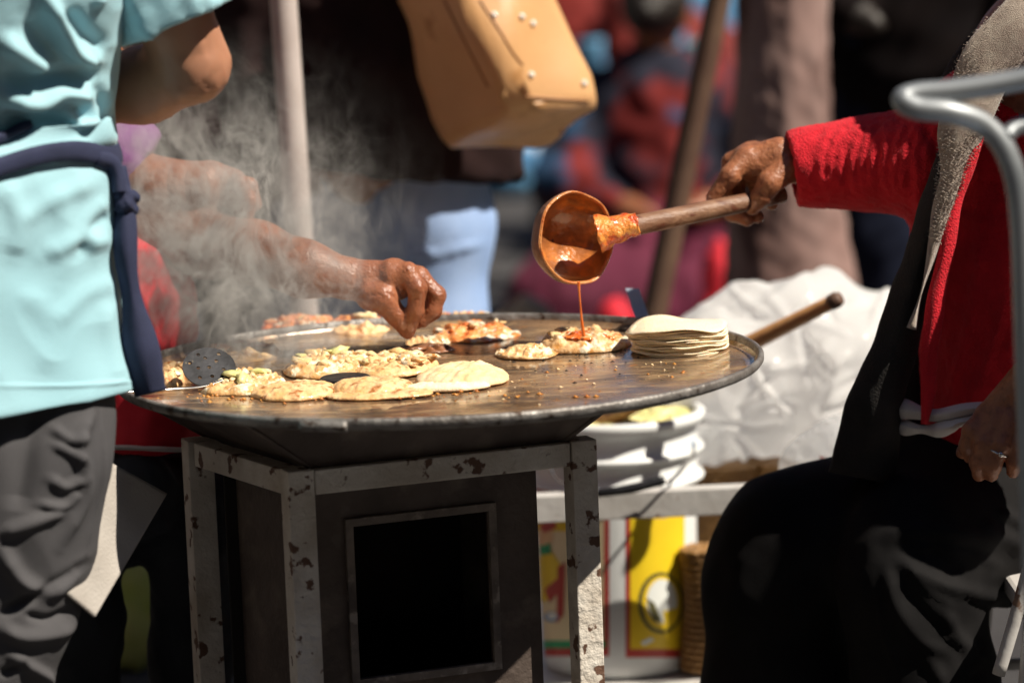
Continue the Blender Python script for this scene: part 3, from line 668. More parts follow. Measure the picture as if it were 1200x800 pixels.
def nail(V, F, px, py, rx, ry, parent):
    x, y = PJ(V); m = np.hypot((x-px)/rx, (y-py)/ry) < 1; N = normals(V, F); d = V@FW
    if not m.any(): return
    m &= ((N@FW) < .1) & (d < d[m].min()+.012); k = m[F].all(1)
    if k.sum() < 4: return
    f = F[k]; idx = np.unique(f); mp_ = {j: i for i, j in enumerate(idx)}; e = np.hypot((x[idx]-px)/rx, (y[idx]-py)/ry)
    add('nail', V[idx]+N[idx]*(.0007*(1-e**4))[:, None], [[mp_[i] for i in q] for q in f], M['nail'], parent, fix=False)
# ---- woman on the right with the ladle
DY = .14
wr = thing('person', tuple(Zp(1180, 1110, 0)), 'seated person in red knit and black fleece lined vest holding the ladle over the griddle', 'person')
YH = .14
hc = W(1290, -80, .03); look = (-.85, -.25, -.45)
hand = []
hand += chain([(1010, 194, .13, 30), (935, 190, YH-.0, 24), (915, 188, YH, 25)], .8)
hand += chain([(915, 190, YH, 25), (884, 192, YH, 22)], .85)+chain([(912, 182, YH, 20), (876, 186, YH+.01, 15)])
Hb = sdf([*head_prims(hc, .108, look), *chain([(1262, -30, .03, 45), (1250, 60, .06, 52)]),
          cap(W(1255, 90, .08), W(1235, 520, .12), .13, .12, .7), *chain([(1200, 125, .08, 48), (1090, 190, .08, 40), (1010, 194, .13, 28), (955, 192, YH-.0, 25)]),
          *chain([(1285, 120, -.08, 45), (1350, 330, -.15, 40), (1285, 420, -.13, 30), (1225, 440, -.08, 24)]),
          *chain([(1250, 590, .1, 80), (1085, 665, -.01, 52), (1085, 800, -.02, 48), (1060, 1030, -.02, 34)]), *chain([(1200, 595, .16, 80), (935, 655, .11, 52), (915, 820, .12, 48), (890, 960, .12, 34)]),
          ], .006, .03, cuts=[((0, 0, .01), (0, 0, -1))])
add('body', Hb[0], Hb[1], M['skin'], wr)
# right hand, fine voxels
L = hand+chain([(874, 186, YH-.004, 14), (856, 206, YH-.016, 11.5), (836, 232, YH-.016, 8.5)])      # index
L2 = chain([(879, 180, YH+.012, 14), (858, 190, YH+.02, 11), (850, 220, YH+.034, 10), (858, 250, YH+.022, 9), (876, 258, YH-.0, 7.5)])  # middle curls under
L2 += chain([(884, 178, YH+.028, 13), (868, 190, YH+.04, 11), (862, 222, YH+.048, 10), (872, 248, YH+.03, 9), (888, 254, YH+.006, 7.5)])  # ring
L2 += chain([(894, 180, YH+.036, 12), (884, 205, YH+.046, 9.5), (888, 232, YH+.036, 8.5), (905, 240, YH+.01, 6.5)])  # little
L3 = chain([(922, 198, YH-.018, 17), (902, 214, YH-.03, 14), (892, 230, YH-.028, 11.5), (882, 243, YH-.022, 9)])  # thumb
Vh, Fh = sdf(L+L2+L3, .0016, .006)
Vh = strokes(Vh, Fh, [([(905, 200), (895, 210), (880, 225)], -.0012, 3), ([(866, 200), (872, 214), (868, 230)], -.001, 3), ([(893, 222), (899, 226)], -.0008, 1.5), ([(884, 232), (892, 238)], -.0008, 1.5)])
add('hand', wrinkle(Vh, Fh, .0004, .012, 5), Fh, M['skin'], wr, label='brown hand gripping the ladle handle')
for q_ in ((883, 240, 5.5, 6), (831, 233, 4, 5), (875, 256, 5, 3.5), (904, 239, 3.5, 3.5)): nail(Vh, Fh, *q_, wr)
# lap hand
YP = -.09
L = chain([(1240, 432, YP+.01, 26), (1205, 455, YP, 26), (1180, 478, YP, 25)], .8)+chain([(1205, 445, YP, 24), (1158, 490, YP, 15)])
for k_, (ch) in enumerate([[(1158, 484, YP, 14), (1139, 505, YP-.012, 11), (1134, 522, YP-.012, 9.5), (1136, 535, YP-.006, 7.5)],
                           [(1168, 490, YP-.012, 14), (1152, 520, YP-.026, 11), (1146, 542, YP-.026, 9.5), (1147, 556, YP-.018, 8)],
                           [(1184, 492, YP-.018, 14), (1173, 522, YP-.032, 11.5), (1163, 545, YP-.032, 10), (1162, 556, YP-.026, 8.5)],
                           [(1205, 488, YP-.016, 14), (1197, 520, YP-.03, 11), (1190, 542, YP-.03, 9.5), (1187, 552, YP-.024, 8)],
                           [(1190, 462, YP+.012, 14), (1150, 500, YP+.03, 11), (1128, 530, YP+.02, 8)]]): L += chain(ch)
Vh, Fh = sdf(L, .0018, .006); add('hand', wrinkle(Vh, Fh, .0004, .012, 6), Fh, M['skin'], wr, label='brown hand resting on the lap, with a ring')
for q_ in ((1135, 530, 4, 6), (1147, 554, 5, 5)): nail(Vh, Fh, *q_, wr)
rc, rd = W(1170, 530, YP-.032), W(1163, 545, YP-.032)-W(1173, 522, YP-.032); rd /= np.linalg.norm(rd)
b1 = np.cross(rd, [0, 1, 0]); b1 /= np.linalg.norm(b1); b2 = np.cross(rd, b1)
add('ring', *tube([rc+.0122*(math.cos(a)*b1+math.sin(a)*b2) for a in np.linspace(0, 2*math.pi, 25)], .0014, 60, 8), M['silver'], wr)
add('ring_stone', *sdf([ell(rc-np.array([-.001, .0135, 0]), (.0035, .0025, .0035))], .0008, .002), M['silver'], wr)
# sweater: torso and sleeve
Vs, Fs = sdf([cap(W(1275, 145, .1), W(1240, 300, .11), .15, .175, .75), cap(W(1240, 300, .11), W(1238, 455, .11), .175, .168, .75),
              *chain([(1225, 120, .1, 68), (1150, 150, .09, 62), (1085, 188, .1, 56), (1010, 192, .13, 46), (945, 196, YH, 37), (900, 198, YH+.005, 33)]),
              *chain([(1280, 110, -.05, 66), (1345, 325, -.15, 56), (1290, 405, -.13, 42)])], .0038, .04,
             cuts=[(W(928, 198, YH), (-(RT*.97+UP*.17)))], carve=[cap(W(860, 196, YH), W(965, 194, YH), .0315, .0315)])
fo_ = []
for i, x in enumerate(np.linspace(965, 1090, 11)):
    h_ = 40+14*(x-965)/125; j = (i % 3)*4
    fo_.append(([(x+6+j, 192-h_), (x-4, 185-j), (x+2-j, 192+h_*.8)], .0028, 4.5))
for x0, y0, x1, y1 in ((1120, 210, 1065, 470), (1150, 200, 1110, 480), (1185, 230, 1140, 480), (1200, 330, 1180, 500)): fo_.append(([(x0, y0), ((x0+x1)/2+14, (y0+y1)/2), (x1, y1)], .004, 7))
fo_ += [([(1100, 230), (1140, 260), (1200, 262)], .004, 9), ([(1075, 225), (1080, 240), (1100, 246)], .006, 9), ([(1085, 150), (1100, 190), (1085, 235)], -.006, 6)]
Vs = strokes(Vs, Fs, fo_); add('sweater', wrinkle(Vs, Fs, .0013, .02, 8), Fs, M['knit'], wr)
# buttonband and hem lobes
def ribbon(name, L, t, m, parent, seed=3, wr_=.001, n=70, k=14, wl_=.05):
    """soft band: rows (px, py, depth, half width px)"""
    R = resamp(L, n); V = []
    for i, (x, y, d, w) in enumerate(R):
        i2 = min(i+1, n-1); i1 = max(i-1, 0); tx, ty = R[i2, 0]-R[i1, 0], R[i2, 1]-R[i1, 1]; l = math.hypot(tx, ty); nx, ny = -ty/l, tx/l
        for a in np.linspace(0, 2*np.pi, k*2, endpoint=False):
            V.append(W(x+nx*w*math.cos(a), y+ny*w*math.cos(a), d-t*math.sin(a)*(1-.35*abs(math.cos(a)))))
    k2 = k*2; F = [[i*k2+j, i*k2+(j+1) % k2, (i+1)*k2+(j+1) % k2, (i+1)*k2+j] for i in range(n-1) for j in range(k2)]
    V = np.array(V); V = V+normals(V, F)*(wr_*Sines(seed, wl_, 8)(V))[:, None]
    return add(name, V, F+[list(range(k2)), list(range((n-1)*k2, n*k2))], m, parent)
ribbon('button_band', [(1160, 120, -.045, 9), (1125, 220, -.05, 9), (1105, 310, -.052, 10), (1090, 400, -.05, 11), (1087, 455, -.045, 9), (1083, 497, -.04, 5)], .008, M['knit'], wr)
ribbon('undershirt_fold', [(1046, 478, .03, 5), (1060, 480, .0, 9), (1095, 486, -.03, 9), (1130, 480, -.045, 8), (1200, 472, -.045, 8)], .012, M['whitecloth'], wr, 8, .002, wl_=.05)
ribbon('undershirt_hem', [(1050, 490, .03, 5), (1062, 500, .0, 8), (1092, 503, -.025, 8), (1115, 500, -.045, 7), (1130, 494, -.047, 6), (1200, 484, -.047, 6)], .012, M['whitecloth'], wr, 7, .003, wl_=.06)
V_, F_ = None, None
ribbon('vest_panel', [(1175, 60, .03, 20), (1135, 130, -.0, 20), (1105, 220, -.02, 20), (1077, 310, -.02, 21), (1050, 400, -.01, 27), (1025, 480, .0, 33), (1010, 560, .02, 40)], .03, M['vest'], wr, 5, .0015)
ribbon('vest_back_panel', [(1290, -20, .17, 60), (1150, 60, .16, 22), (1115, 140, .16, 25), (1105, 260, .16, 30), (1080, 400, .16, 45), (1060, 520, .16, 60)], .025, M['vest'], wr, 9, .0015)
Vf = ribbon('fleece_lining', [(1240, -15, -.04, 20), (1195, 30, -.055, 32), (1155, 80, -.055, 33), (1128, 150, -.052, 27), (1112, 215, -.05, 16), (1096, 280, -.047, 7), (1083, 330, -.045, 4), (1068, 385, -.04, 2.5)], .016, M['fleece'], wr, 6, .0025, wl_=.09)
# shaggy tufts along the collar
r = np.random.default_rng(12); mb = MB(); R = resamp([(1240, -15, 20), (1195, 30, 33), (1155, 80, 34), (1128, 150, 28), (1112, 215, 17), (1096, 280, 8), (1062, 400, 4.5), (1030, 500, 3.5)], 120)
for i in range(7000):
    q = R[int(r.uniform(0, 1)**1.3*86)]
    if q[1] > 300: continue
    s = r.uniform(-1.05, 1.05); p = W(q[0]+s*q[2]*.85, q[1]+s*q[2]*.5, -.052-.013*math.sqrt(max(0, 1-s*s))+(.03 if q[1] > 380 else 0)*((q[1]-380)/100)); d = np.array([r.normal()*.5-.3*(s < 0), -.7, r.normal()*.5+.2]); d /= np.linalg.norm(d); ln = r.uniform(.002, .0055); e = np.cross(d, r.normal(size=3)); e *= .0005/np.linalg.norm(e)
    mb.put([p-e, p+e, p+d*ln+RT*r.normal()*.001], [[0, 1, 2]])
mb.done('fleece_tufts', M['fleece'], wr, kind='stuff', fix=False)
# trousers
Vt, Ft = sdf([*chain([(1330, 590, .12, 150), (1180, 600, .1, 100), (1080, 645, -.0, 82), (1062, 690, -.03, 72)]), *chain([(1066, 690, -.03, 74), (1085, 800, -.02, 78), (1060, 1080, -.02, 66)]),
              *chain([(1250, 590, .17, 110), (1090, 600, .15, 92), (930, 640, .11, 82), (905, 690, .11, 72)]), *chain([(905, 690, .11, 74), (915, 820, .12, 88), (890, 1000, .12, 66)]),
              *chain([(1150, 570, .1, 70), (1010, 615, .1, 72)])], .0055, .045, cuts=[((0, 0, .02), (0, 0, -1))])
Vt = strokes(Vt, Ft, [([(1012, 660), (1030, 632), (1075, 622), (1130, 628), (1200, 640)], 0.0067, 11), ([(1050, 655), (1090, 680), (1140, 695), (1178, 702)], 0.0075, 8),
    ([(1040, 665), (1050, 710), (1080, 750), (1110, 765)], 0.0075, 8), ([(1110, 715), (1118, 740), (1145, 770), (1135, 790)], 0.0067, 7), ([(1060, 690), (1080, 715), (1105, 740)], -0.0060, 8),
    ([(1150, 610), (1175, 630), (1200, 640)], 0.0067, 7), ([(1090, 640), (1110, 660), (1125, 675)], -0.0053, 9), ([(1170, 600), (1200, 615)], 0.0060, 6), ([(1085, 765), (1105, 800)], 0.0060, 7), ([(1060, 640), (1120, 645), (1180, 665)], .003, 3), ([(1030, 690), (1035, 740), (1055, 790)], .003, 3.5), ([(1065, 665), (1085, 690), (1125, 712)], .003, 3), ([(1120, 690), (1150, 712), (1175, 712)], -.003, 3), ([(1105, 740), (1125, 756), (1135, 776)], .003, 3), ([(1150, 740), (1140, 800)], -0.0045, 8),
    ([(880, 640), (860, 700), (850, 790)], 0.0030, 14)])
add('trousers', wrinkle(Vt, Ft, .0016, .13, 12), Ft, M['black'], wr)
for x, y, d in ((1010, 1045, -.1), (840, 1000, .06)):
    V, F = sdf(chain([(x+55, y-2, d+.06, 40), (x-20, y+8, d-.02, 32)]), .007, .02, cuts=[((0, 0, .004), (0, 0, -1))]); add('shoe', V, F, M['blackcoat'], wr)
eyes(hc, .108, look, wr); hair(hc, .108, look, wr)

DY = 0.0
# ---- person on the left in the turquoise shirt
YB = -.30
pl = thing('person', tuple(W(-60, 1277, YB)), 'standing person in turquoise t-shirt, navy apron and charcoal jeans with back to the camera', 'person')
def ringpx(py, xr, hwpx, ry, y=YB):
    if py < 172: y = y+.03-.10*min(1, (172-py)/230)
    p = W(xr-hwpx, py, y); return (p[0], p[1], p[2], hwpx/S(y), ry)
hc2 = W(-40, -420, YB+.02)
Hb = sdf([*head_prims(hc2, .115, (-.6, .8, -.1)), *chain([(-40, -360, YB, 55), (-45, -260, YB, 60)]), cap(W(-70, -190, YB), W(-70, 420, YB+.03), .10, .10, .75),
          *chain([(85, -190, YB, 62), (170, -60, YB+.04, 54), (226, 72, YB+.08, 41)]), *chain([(224, 80, YB+.08, 40), (170, 100, YB+.12, 41), (90, 110, YB+.16, 38), (10, 40, YB+.24, 30), (-30, -10, YB+.26, 28)]),
          *chain([(-200, -190, YB, 60), (-290, 90, YB, 45), (-200, 40, YB+.2, 30)]),
          *chain([(-20, 500, YB, 70), (-40, 850, YB, 45), (-30, 1230, YB, 32)]), *chain([(-150, 500, YB+.05, 90), (-160, 850, YB+.05, 60), (-170, 1200, YB+.05, 42)])], .0055, .02)
Hb = (strokes(Hb[0], Hb[1], [([(236, 100), (248, 92), (258, 80)], -.0016, 3), ([(225, 108), (240, 104), (252, 98)], -.0012, 3), ([(205, 62), (228, 66), (250, 58)], -.0015, 5), ([(180, 95), (200, 110), (215, 118)], .002, 8)]), Hb[1]); add('body', wrinkle(Hb[0], Hb[1], .0008, .03, 3), Hb[1], M['skinlight'], pl); hair(hc2, .115, (-.6, .8, -.1), pl); eyes(hc2, .115, (-.6, .8, -.1), pl)
rows = [(-230, 40, 100, .09), (-190, 110, 180, .12), (-60, 140, 200, .135), (0, 138, 200, .14), (60, 134, 198, .14), (110, 130, 196, .14), (150, 128, 194, .138), (172, 132, 196, .138), (190, 130, 194, .134), (215, 137, 198, .138), (260, 137, 200, .142), (300, 134, 198, .143), (345, 139, 202, .146), (400, 147, 208, .15), (440, 158, 214, .153), (460, 165, 218, .155), (463, 163, 216, .153), (452, 158, 212, .15)]
V, F = loft([ringpx(*q) for q in rows], 330, 420, rot=.75, sup=2.7)
F4 = [f if len(f) == 4 else f+[f[-1]] for f in F]
FL = [([(50, -10), (68, 30), (85, 60), (112, 72)], .02, 9), ([(0, 45), (25, 62), (52, 80)], .018, 11), ([(0, 112), (40, 116), (70, 104), (108, 112)], .02, 10), ([(20, 165), (60, 160), (100, 150), (128, 160)], .016, 8),
      ([(75, 115), (85, 140), (100, 155), (130, 165)], .010, 7), ([(112, -5), (118, 4)], .008, 8), ([(30, 20), (55, 50), (90, 75)], -.009, 12), ([(0, 90), (60, 92), (120, 85)], -.012, 12), ([(0, 135), (40, 138), (75, 140)], -.009, 9), ([(80, 10), (100, 40), (125, 60)], -.010, 12), ([(110, 100), (122, 125), (128, 145)], -.008, 9),
      ([(5, 210), (20, 260), (15, 300)], .005, 12), ([(110, 215), (60, 235), (20, 262)], .004, 11), ([(132, 285), (90, 280), (50, 300)], .006, 11), ([(135, 330), (100, 345), (60, 380)], .004, 12), ([(60, 215), (75, 260), (70, 330)], .003, 13), ([(125, 232), (100, 262), (110, 300)], .004, 9), ([(132, 250), (105, 270), (90, 300)], -.004, 8), ([(20, 340), (60, 380), (50, 440)], .003, 15), ([(120, 350), (130, 400), (140, 450)], .004, 10),
      ([(-10, 452), (80, 452), (160, 447)], .0016, 2.5)]
V = strokes(V, np.array(F4), FL); V = V+normals(V, np.array(F4))*(.0016*(1-np.abs(Sines(77, .06, 9, (1, 1, .6))(V))))[:, None]
add('shirt', V, F, M['shirt'], pl); SV = V
def sy(px, py, off=0):
    x, y = PJ(SV); d = np.hypot(x-px, y-py); k_ = np.argsort(d)[:60]; return SV[k_][:, 1].min()-off
cutn = np.array(W(282, -5, YB)-W(140, 57, YB)); cutn = np.cross(cutn, [0, 1, 0]); cutn /= np.linalg.norm(cutn)
if cutn[2] > 0: cutn = -cutn
Vs, Fs = sdf(chain([(60, -190, YB, 78), (150, -70, YB+.04, 74), (205, 10, YB+.06, 72), (235, 60, YB+.08, 72)]), .0035, .02, cuts=[(W(211, 27, YB), cutn)], carve=chain([(190, -20, YB+.06, 60), (235, 60, YB+.08, 66)]))
Vs = strokes(Vs, Fs, [([(150, -10), (170, 30), (180, 50)], .006, 14), ([(215, -10), (228, 5), (236, 30)], .005, 10), ([(235, -5), (250, 8)], .004, 8), ([(150, 50), (205, 40), (270, -4)], .0015, 3)])
add('sleeve', wrinkle(Vs, Fs, .0015, .06, 5), Fs, M['shirt'], pl)
# jeans
rows = [(430, 126, 185, .105), (470, 134, 182, .11), (510, 135, 168, .12), (560, 129, 150, .12), (620, 118, 140, .115), (680, 106, 132, .11), (740, 88, 125, .105), (800, 66, 115, .1), (900, 55, 100, .095), (1050, 45, 85, .08), (1240, 40, 75, .07)]
V, F = loft([ringpx(*q) for q in rows], 300, 300, sup=2.2); F4 = np.array([f if len(f) == 4 else f+[f[-1]] for f in F])
V = strokes(V, F4, [([(110, 480), (92, 520), (98, 580), (70, 640)], 0.0074, 7.7), ([(60, 500), (80, 515), (100, 512)], 0.0060, 5.6), ([(62, 520), (80, 530), (95, 540)], 0.0052, 4.9), ([(58, 560), (75, 570), (95, 560)], 0.0060, 5.6), ([(45, 590), (75, 592), (90, 575)], 0.0052, 4.9),
    ([(0, 625), (40, 610), (75, 600)], 0.0074, 6.3), ([(0, 640), (25, 680), (60, 690), (110, 650)], 0.0104, 9.1), ([(0, 720), (50, 692), (108, 655)], -0.0104, 7.0), ([(0, 735), (30, 745), (80, 735), (100, 700)], 0.0089, 8.4), ([(10, 765), (50, 790), (60, 800)], 0.0074, 6.3), ([(0, 790), (30, 775)], -0.0060, 5.6),
    ([(120, 480), (118, 560), (100, 650)], 0.0030, 2.1), ([(40, 470), (30, 540), (20, 600)], -0.0089, 15.4), ([(30, 720), (55, 725), (80, 715)], -0.0060, 4.9)])
add('trousers', wrinkle(V, F4, .0025, .14, 21), F, M['greyjean'], pl)
V, F = loft([ringpx(*q, y=YB+.06) for q in [(440, -40, 150, .12), (700, -70, 120, .1), (1240, -100, 75, .07)]], 30, 40); add('trouser_leg', V, F, M['greyjean'], pl)
for x in (-20, -170):
    V, F = sdf([cap(W(x, 1262, YB-.02)+np.array([0, 0, .03]), W(x-60, 1262, YB+.14)+np.array([0, 0, .03]), .045, .04)], .008, .02, cuts=[((0, 0, .003), (0, 0, -1))]); add('shoe', V, F, M['blackcoat'], pl)
# apron: waist band, rolled band, knot, hanging panel
V, F = loft([ringpx(*q) for q in [(174, 133, 199, .146), (178, 135, 201, .149), (185, 137, 203, .150), (192, 138, 204, .149), (197, 137, 202, .145)]], 14, 160, rot=.75, sup=2.7); x_, y_ = PJ(V)
V[:, 2] += .009*np.sin(np.clip(x_, -100, 140)/140*3.14)-np.clip((x_-90)/50, 0, 1)*.006
add('apron_waistband', V, F, M['navy'], pl)
ribbon('rolled_tie', [(-60, 178, sy(-60, 178, .006), 8), (0, 160, sy(0, 160, .008), 10), (25, 150, sy(25, 150, .008), 8), (38, 145, sy(38, 145, .006), 5)], .008, M['navy'], pl, 3, .002)
ribbon('apron_tie_wrap', [(115, 186, sy(115, 186, .006), 7), (130, 192, sy(128, 192, .004), 8), (137, 205, sy(132, 205, 0), 8), (139, 225, sy(133, 225, 0), 8)], .006, M['navy'], pl, 3, .002)
YK_ = sy(133, 228, -.01)
Vk, Fk = sdf(chain([(140, 225, YK_, 10), (158, 231, YK_+.01, 7)])+chain([(143, 240, YK_, 10), (156, 246, YK_+.01, 7)])+chain([(138, 215, YK_, 8), (150, 240, YK_-.004, 6)]), .002, .004); add('apron_knot', wrinkle(Vk, Fk, .001, .015, 3), Fk, M['navy'], pl)
ribbon('apron_panel', [(139, 195, YB+.02, 9), (145, 240, YB+.01, 11), (148, 300, YB+.0, 12), (155, 350, YB, 14), (163, 400, YB, 19), (171, 440, YB, 22), (176, 461, YB, 23)], .012, M['navy'], pl, 14, .003, wl_=.12)
# pale cloth hanging behind the jeans
nx, ny = 40, 40; V = []
Q = [np.array(p, float) for p in ((100, 525), (196, 578), (112, 722), (60, 680))]
for j in range(ny+1):
    for i in range(nx+1):
        s, t_ = i/nx, j/ny; p = (1-t_)*((1-s)*Q[0]+s*Q[1])+t_*((1-s)*Q[3]+s*Q[2]); V.append(W(p[0], p[1], -.2+.0009*(p[0]-130)-.06*t_+.009*math.sin(p[0]*.05+p[1]*.02)+.002*math.sin(p[0]*.11-p[1]*.07)-.05*t_))
V = np.array(V); F = [[j*(nx+1)+i, j*(nx+1)+i+1, (j+1)*(nx+1)+i+1, (j+1)*(nx+1)+i] for j in range(ny) for i in range(nx)]
o = add('hanging_cloth', V, F, M['greycloth'], label='grey white stiff cloth corner hanging behind the charcoal jeans', cat='cloth')
sm = o.modifiers.new('thick', 'SOLIDIFY'); sm.thickness = .003

# ---- cook behind the griddle: purple sleeve, red apron, dark jeans
YC = .34
pc = thing('person', tuple(Zp(120, 1010, 0)), 'seated cook in purple top and red apron reaching over the griddle through the steam', 'person')
hc3 = W(20, -80, YC)
Hb = sdf([*head_prims(hc3, .11, (.7, -.6, -.3)), *chain([(20, -30, YC, 45), (25, 60, YC, 50)]), cap(W(25, 110, YC), W(40, 470, YC), .14, .14, .75),
          *chain([(70, 110, YC, 42), (140, 205, YC-.04, 38), (190, 224, YC-.08, 35), (240, 218, YC-.1, 30)]), *chain([(60, 130, YC, 44), (150, 262, YC-.06, 42), (240, 285, YC-.1, 38), (300, 296, .2, 35), (357, 315, .175, 31), (406, 326, .17, 24)]),
          *chain([(70, 600, YC, 60), (215, 594, .24, 42), (226, 760, .26, 34), (224, 980, .28, 28)]), *chain([(70, 620, .25, 50), (90, 720, .2, 40), (96, 980, .2, 30)])], .006, .02)
add('body', Hb[0], Hb[1], M['skinwet'], pc); hair(hc3, .11, (.7, -.6, -.3), pc); eyes(hc3, .11, (.7, -.6, -.3), pc)
YM = .17
L = chain([(380, 320, YM, 27), (406, 326, YM, 24), (436, 331, YM, 25), (462, 329, YM, 24)], .8)+chain([(436, 345, YM-.012, 20), (450, 350, YM-.02, 17)])
L += chain([(448, 348, YM-.02, 17), (463, 368, YM-.02, 12), (475, 387, YM-.012, 8)])                                   # thumb
L += chain([(462, 322, YM-.008, 20), (477, 320, YM-.014, 12.5), (489, 338, YM-.024, 11), (487, 364, YM-.022, 9.5), (479, 390, YM-.014, 7)])  # index
L += chain([(465, 322, YM+.006, 18), (490, 325, YM+.006, 12.5), (511, 346, YM+.002, 11), (507, 364, YM+.0, 10), (495, 376, YM-.002, 8)])     # middle
L += chain([(465, 322, YM+.022, 17), (490, 328, YM+.026, 12), (507, 350, YM+.026, 10.5), (500, 368, YM+.022, 9), (488, 378, YM+.016, 8)])     # ring
L += chain([(462, 324, YM+.034, 15), (482, 332, YM+.042, 11), (495, 352, YM+.042, 9), (490, 368, YM+.034, 8), (482, 376, YM+.028, 7)])        # little
Vh, Fh = sdf(L, .0016, .0055)
Vh = strokes(Vh, Fh, [([(476, 316), (480, 312)], .0016, 4), ([(489, 334), (492, 340)], .0012, 4), ([(452, 340), (466, 352), (473, 362)], -.0014, 3), ([(496, 328), (500, 350), (497, 364)], -.0018, 2.5), ([(484, 350), (492, 351)], -.0008, 1.5), ([(482, 371), (490, 372)], -.0007, 1.5), ([(415, 352), (440, 345), (455, 352)], -.001, 3), ([(507, 342), (515, 348)], .0008, 3)])
add('hand', wrinkle(Vh, Fh, .0004, .01, 9), Fh, M['skinwet'], pc, label='greasy brown hand pinching food on the griddle')
for q_ in ((473, 382, 4.5, 6), (481, 384, 4.5, 6)): nail(Vh, Fh, *q_, pc)
YQ = YC-.1
L = chain([(215, 222, YQ, 32), (245, 216, YQ, 27), (268, 222, YQ, 26)], .8)
for x, y, x2, y2, x3, y3, d in ((280, 216, 293, 236, 288, 262, -.02), (278, 224, 284, 248, 276, 268, -.008), (268, 232, 268, 252, 262, 268, .008), (256, 234, 254, 248, 256, 262, .02), (262, 210, 292, 218, 300, 240, .03)): L += chain([(x, y, YQ+d, 12), (x2, y2, YQ+d, 9.5), (x3, y3, YQ+d, 7.5)])
Vh, Fh = sdf(L, .0025, .006); add('hand', Vh, Fh, M['skinwet'], pc, label='raised brown hand seen through the steam')
Vs, Fs = sdf([cap(W(25, 190, YC), W(40, 460, YC), .165, .17, .75), *chain([(70, 110, YC, 56), (140, 190, YC-.03, 46), (165, 200, YC-.05, 44)]), *chain([(60, 140, YC, 56), (125, 240, YC-.05, 50)])], .006, .03, cuts=[(W(172, 190, YC), np.array([.85, 0, -.53]))])
add('purple_top', wrinkle(Vs, Fs, .003, .07, 4), Fs, M['purple'], pc)
Vs, Fs = sdf([ell(W(140, 370, YC-.08), (.098, .10, .115)), cap(W(60, 330, YC+.02), W(80, 500, YC), .14, .16, .75), cap(W(90, 480, YC), W(178, 520, .2), .085, .058), cap(W(178, 512, .22), W(222, 536, .22), .03, .012)], .006, .05, cuts=[(W(180, 524, .2), np.array([.0, 0, -1.]))])
Vs = strokes(Vs, Fs, [([(170, 300), (185, 340), (200, 385)], .006, 8), ([(188, 320), (192, 350), (188, 370)], -.006, 6), ([(160, 330), (165, 360), (175, 390)], .005, 8)])
add('red_apron', wrinkle(Vs, Fs, .003, .07, 6), Fs, M['redapron'], pc)
ribbon('apron_white_trim', [(90, 524, .16, 3), (140, 524, .15, 3.2), (190, 526, .14, 3.2), (214, 527, .15, 3)], .008, M['whitecloth'], pc, 3, .0)
Vs, Fs = sdf([*chain([(70, 600, YC, 80), (215, 590, .24, 58)]), *chain([(222, 596, .22, 55), (226, 760, .26, 46), (222, 1000, .28, 38)]), *chain([(60, 600, .3, 75), (160, 580, .16, 52)]), *chain([(70, 600, .25, 70), (90, 720, .2, 52), (96, 1000, .2, 42)])], .006, .03)
Vs = strokes(Vs, Fs, [([(225, 575), (250, 590), (262, 620)], .006, 8), ([(232, 640), (250, 650), (262, 640)], .006, 7), ([(160, 600), (190, 612), (215, 620)], .006, 8)])
add('trousers', wrinkle(Vs, Fs, .003, .08, 3), Fs, M['darkjean'], pc)
for q_ in ((W(225, 985, .26), W(250, 1015, .14)), (W(98, 1010, .2), W(110, 1040, .08))):
    V, F = sdf([cap(*q_, .05, .04)], .008, .02, cuts=[((0, 0, .003), (0, 0, -1))]); add('shoe', V, F, M['blackcoat'], pc)

# ---- woman in the dark coat and blue jeans with the tan bag
YJ = 1.2
pj_ = thing('person', tuple(Zp(480, 815, 0)), 'standing person in dark maroon coat and blue jeans behind the white pole', 'person')
hcj = W(450, -420, YJ)
Hb = sdf([*head_prims(hcj, .115, (.2, .9, 0)), *chain([(450, -370, YJ, 42), (450, -270, YJ, 48)]), cap(W(450, -220, YJ), W(470, 150, YJ), .14, .14, .7), *chain([(498, 200, YJ, 50), (500, 380, YJ, 46), (500, 780, YJ, 30)]), *chain([(448, 200, YJ+.05, 50), (440, 380, YJ+.06, 44), (416, 760, YJ+.08, 30)]),
          *chain([(560, -240, YJ, 40), (610, -60, YJ-.05, 34), (560, 20, YJ-.1, 28)]), *chain([(340, -240, YJ, 40), (310, -30, YJ, 34), (330, 120, YJ-.1, 28)])], .01, .03)
add('body', Hb[0], Hb[1], M['skinlight'], pj_); hair(hcj, .115, (.2, .9, 0), pj_, True)
Vs, Fs = sdf([cap(W(430, -220, YJ), W(435, 120, YJ), .17, .225, .7), cap(W(440, 100, YJ), W(455, 210, YJ), .2, .2, .7), *chain([(560, -240, YJ, 60), (600, -70, YJ-.03, 55), (550, 30, YJ-.08, 45)]), *chain([(330, -240, YJ, 60), (300, -30, YJ, 58), (310, 130, YJ-.08, 45)])], .009, .05, cuts=[(W(480, 200, YJ), np.array([-.13, 0, -.99]))])
Vs = strokes(Vs, Fs, [([(380, 0), (390, 100), (400, 200)], .012, 14), ([(450, 60), (460, 130), (455, 200)], .010, 14), ([(300, 30), (320, 120)], -.012, 14)])
add('coat', wrinkle(Vs, Fs, .005, .12, 6), Fs, M['coat'], pj_)
Vs, Fs = sdf([*chain([(495, 170, YJ, 70), (502, 260, YJ, 74), (500, 380, YJ, 68), (500, 560, YJ, 54), (500, 790, YJ, 46)]), *chain([(450, 180, YJ+.05, 70), (440, 300, YJ+.06, 66), (420, 560, YJ+.08, 52), (415, 770, YJ+.08, 44)])], .008, .03)
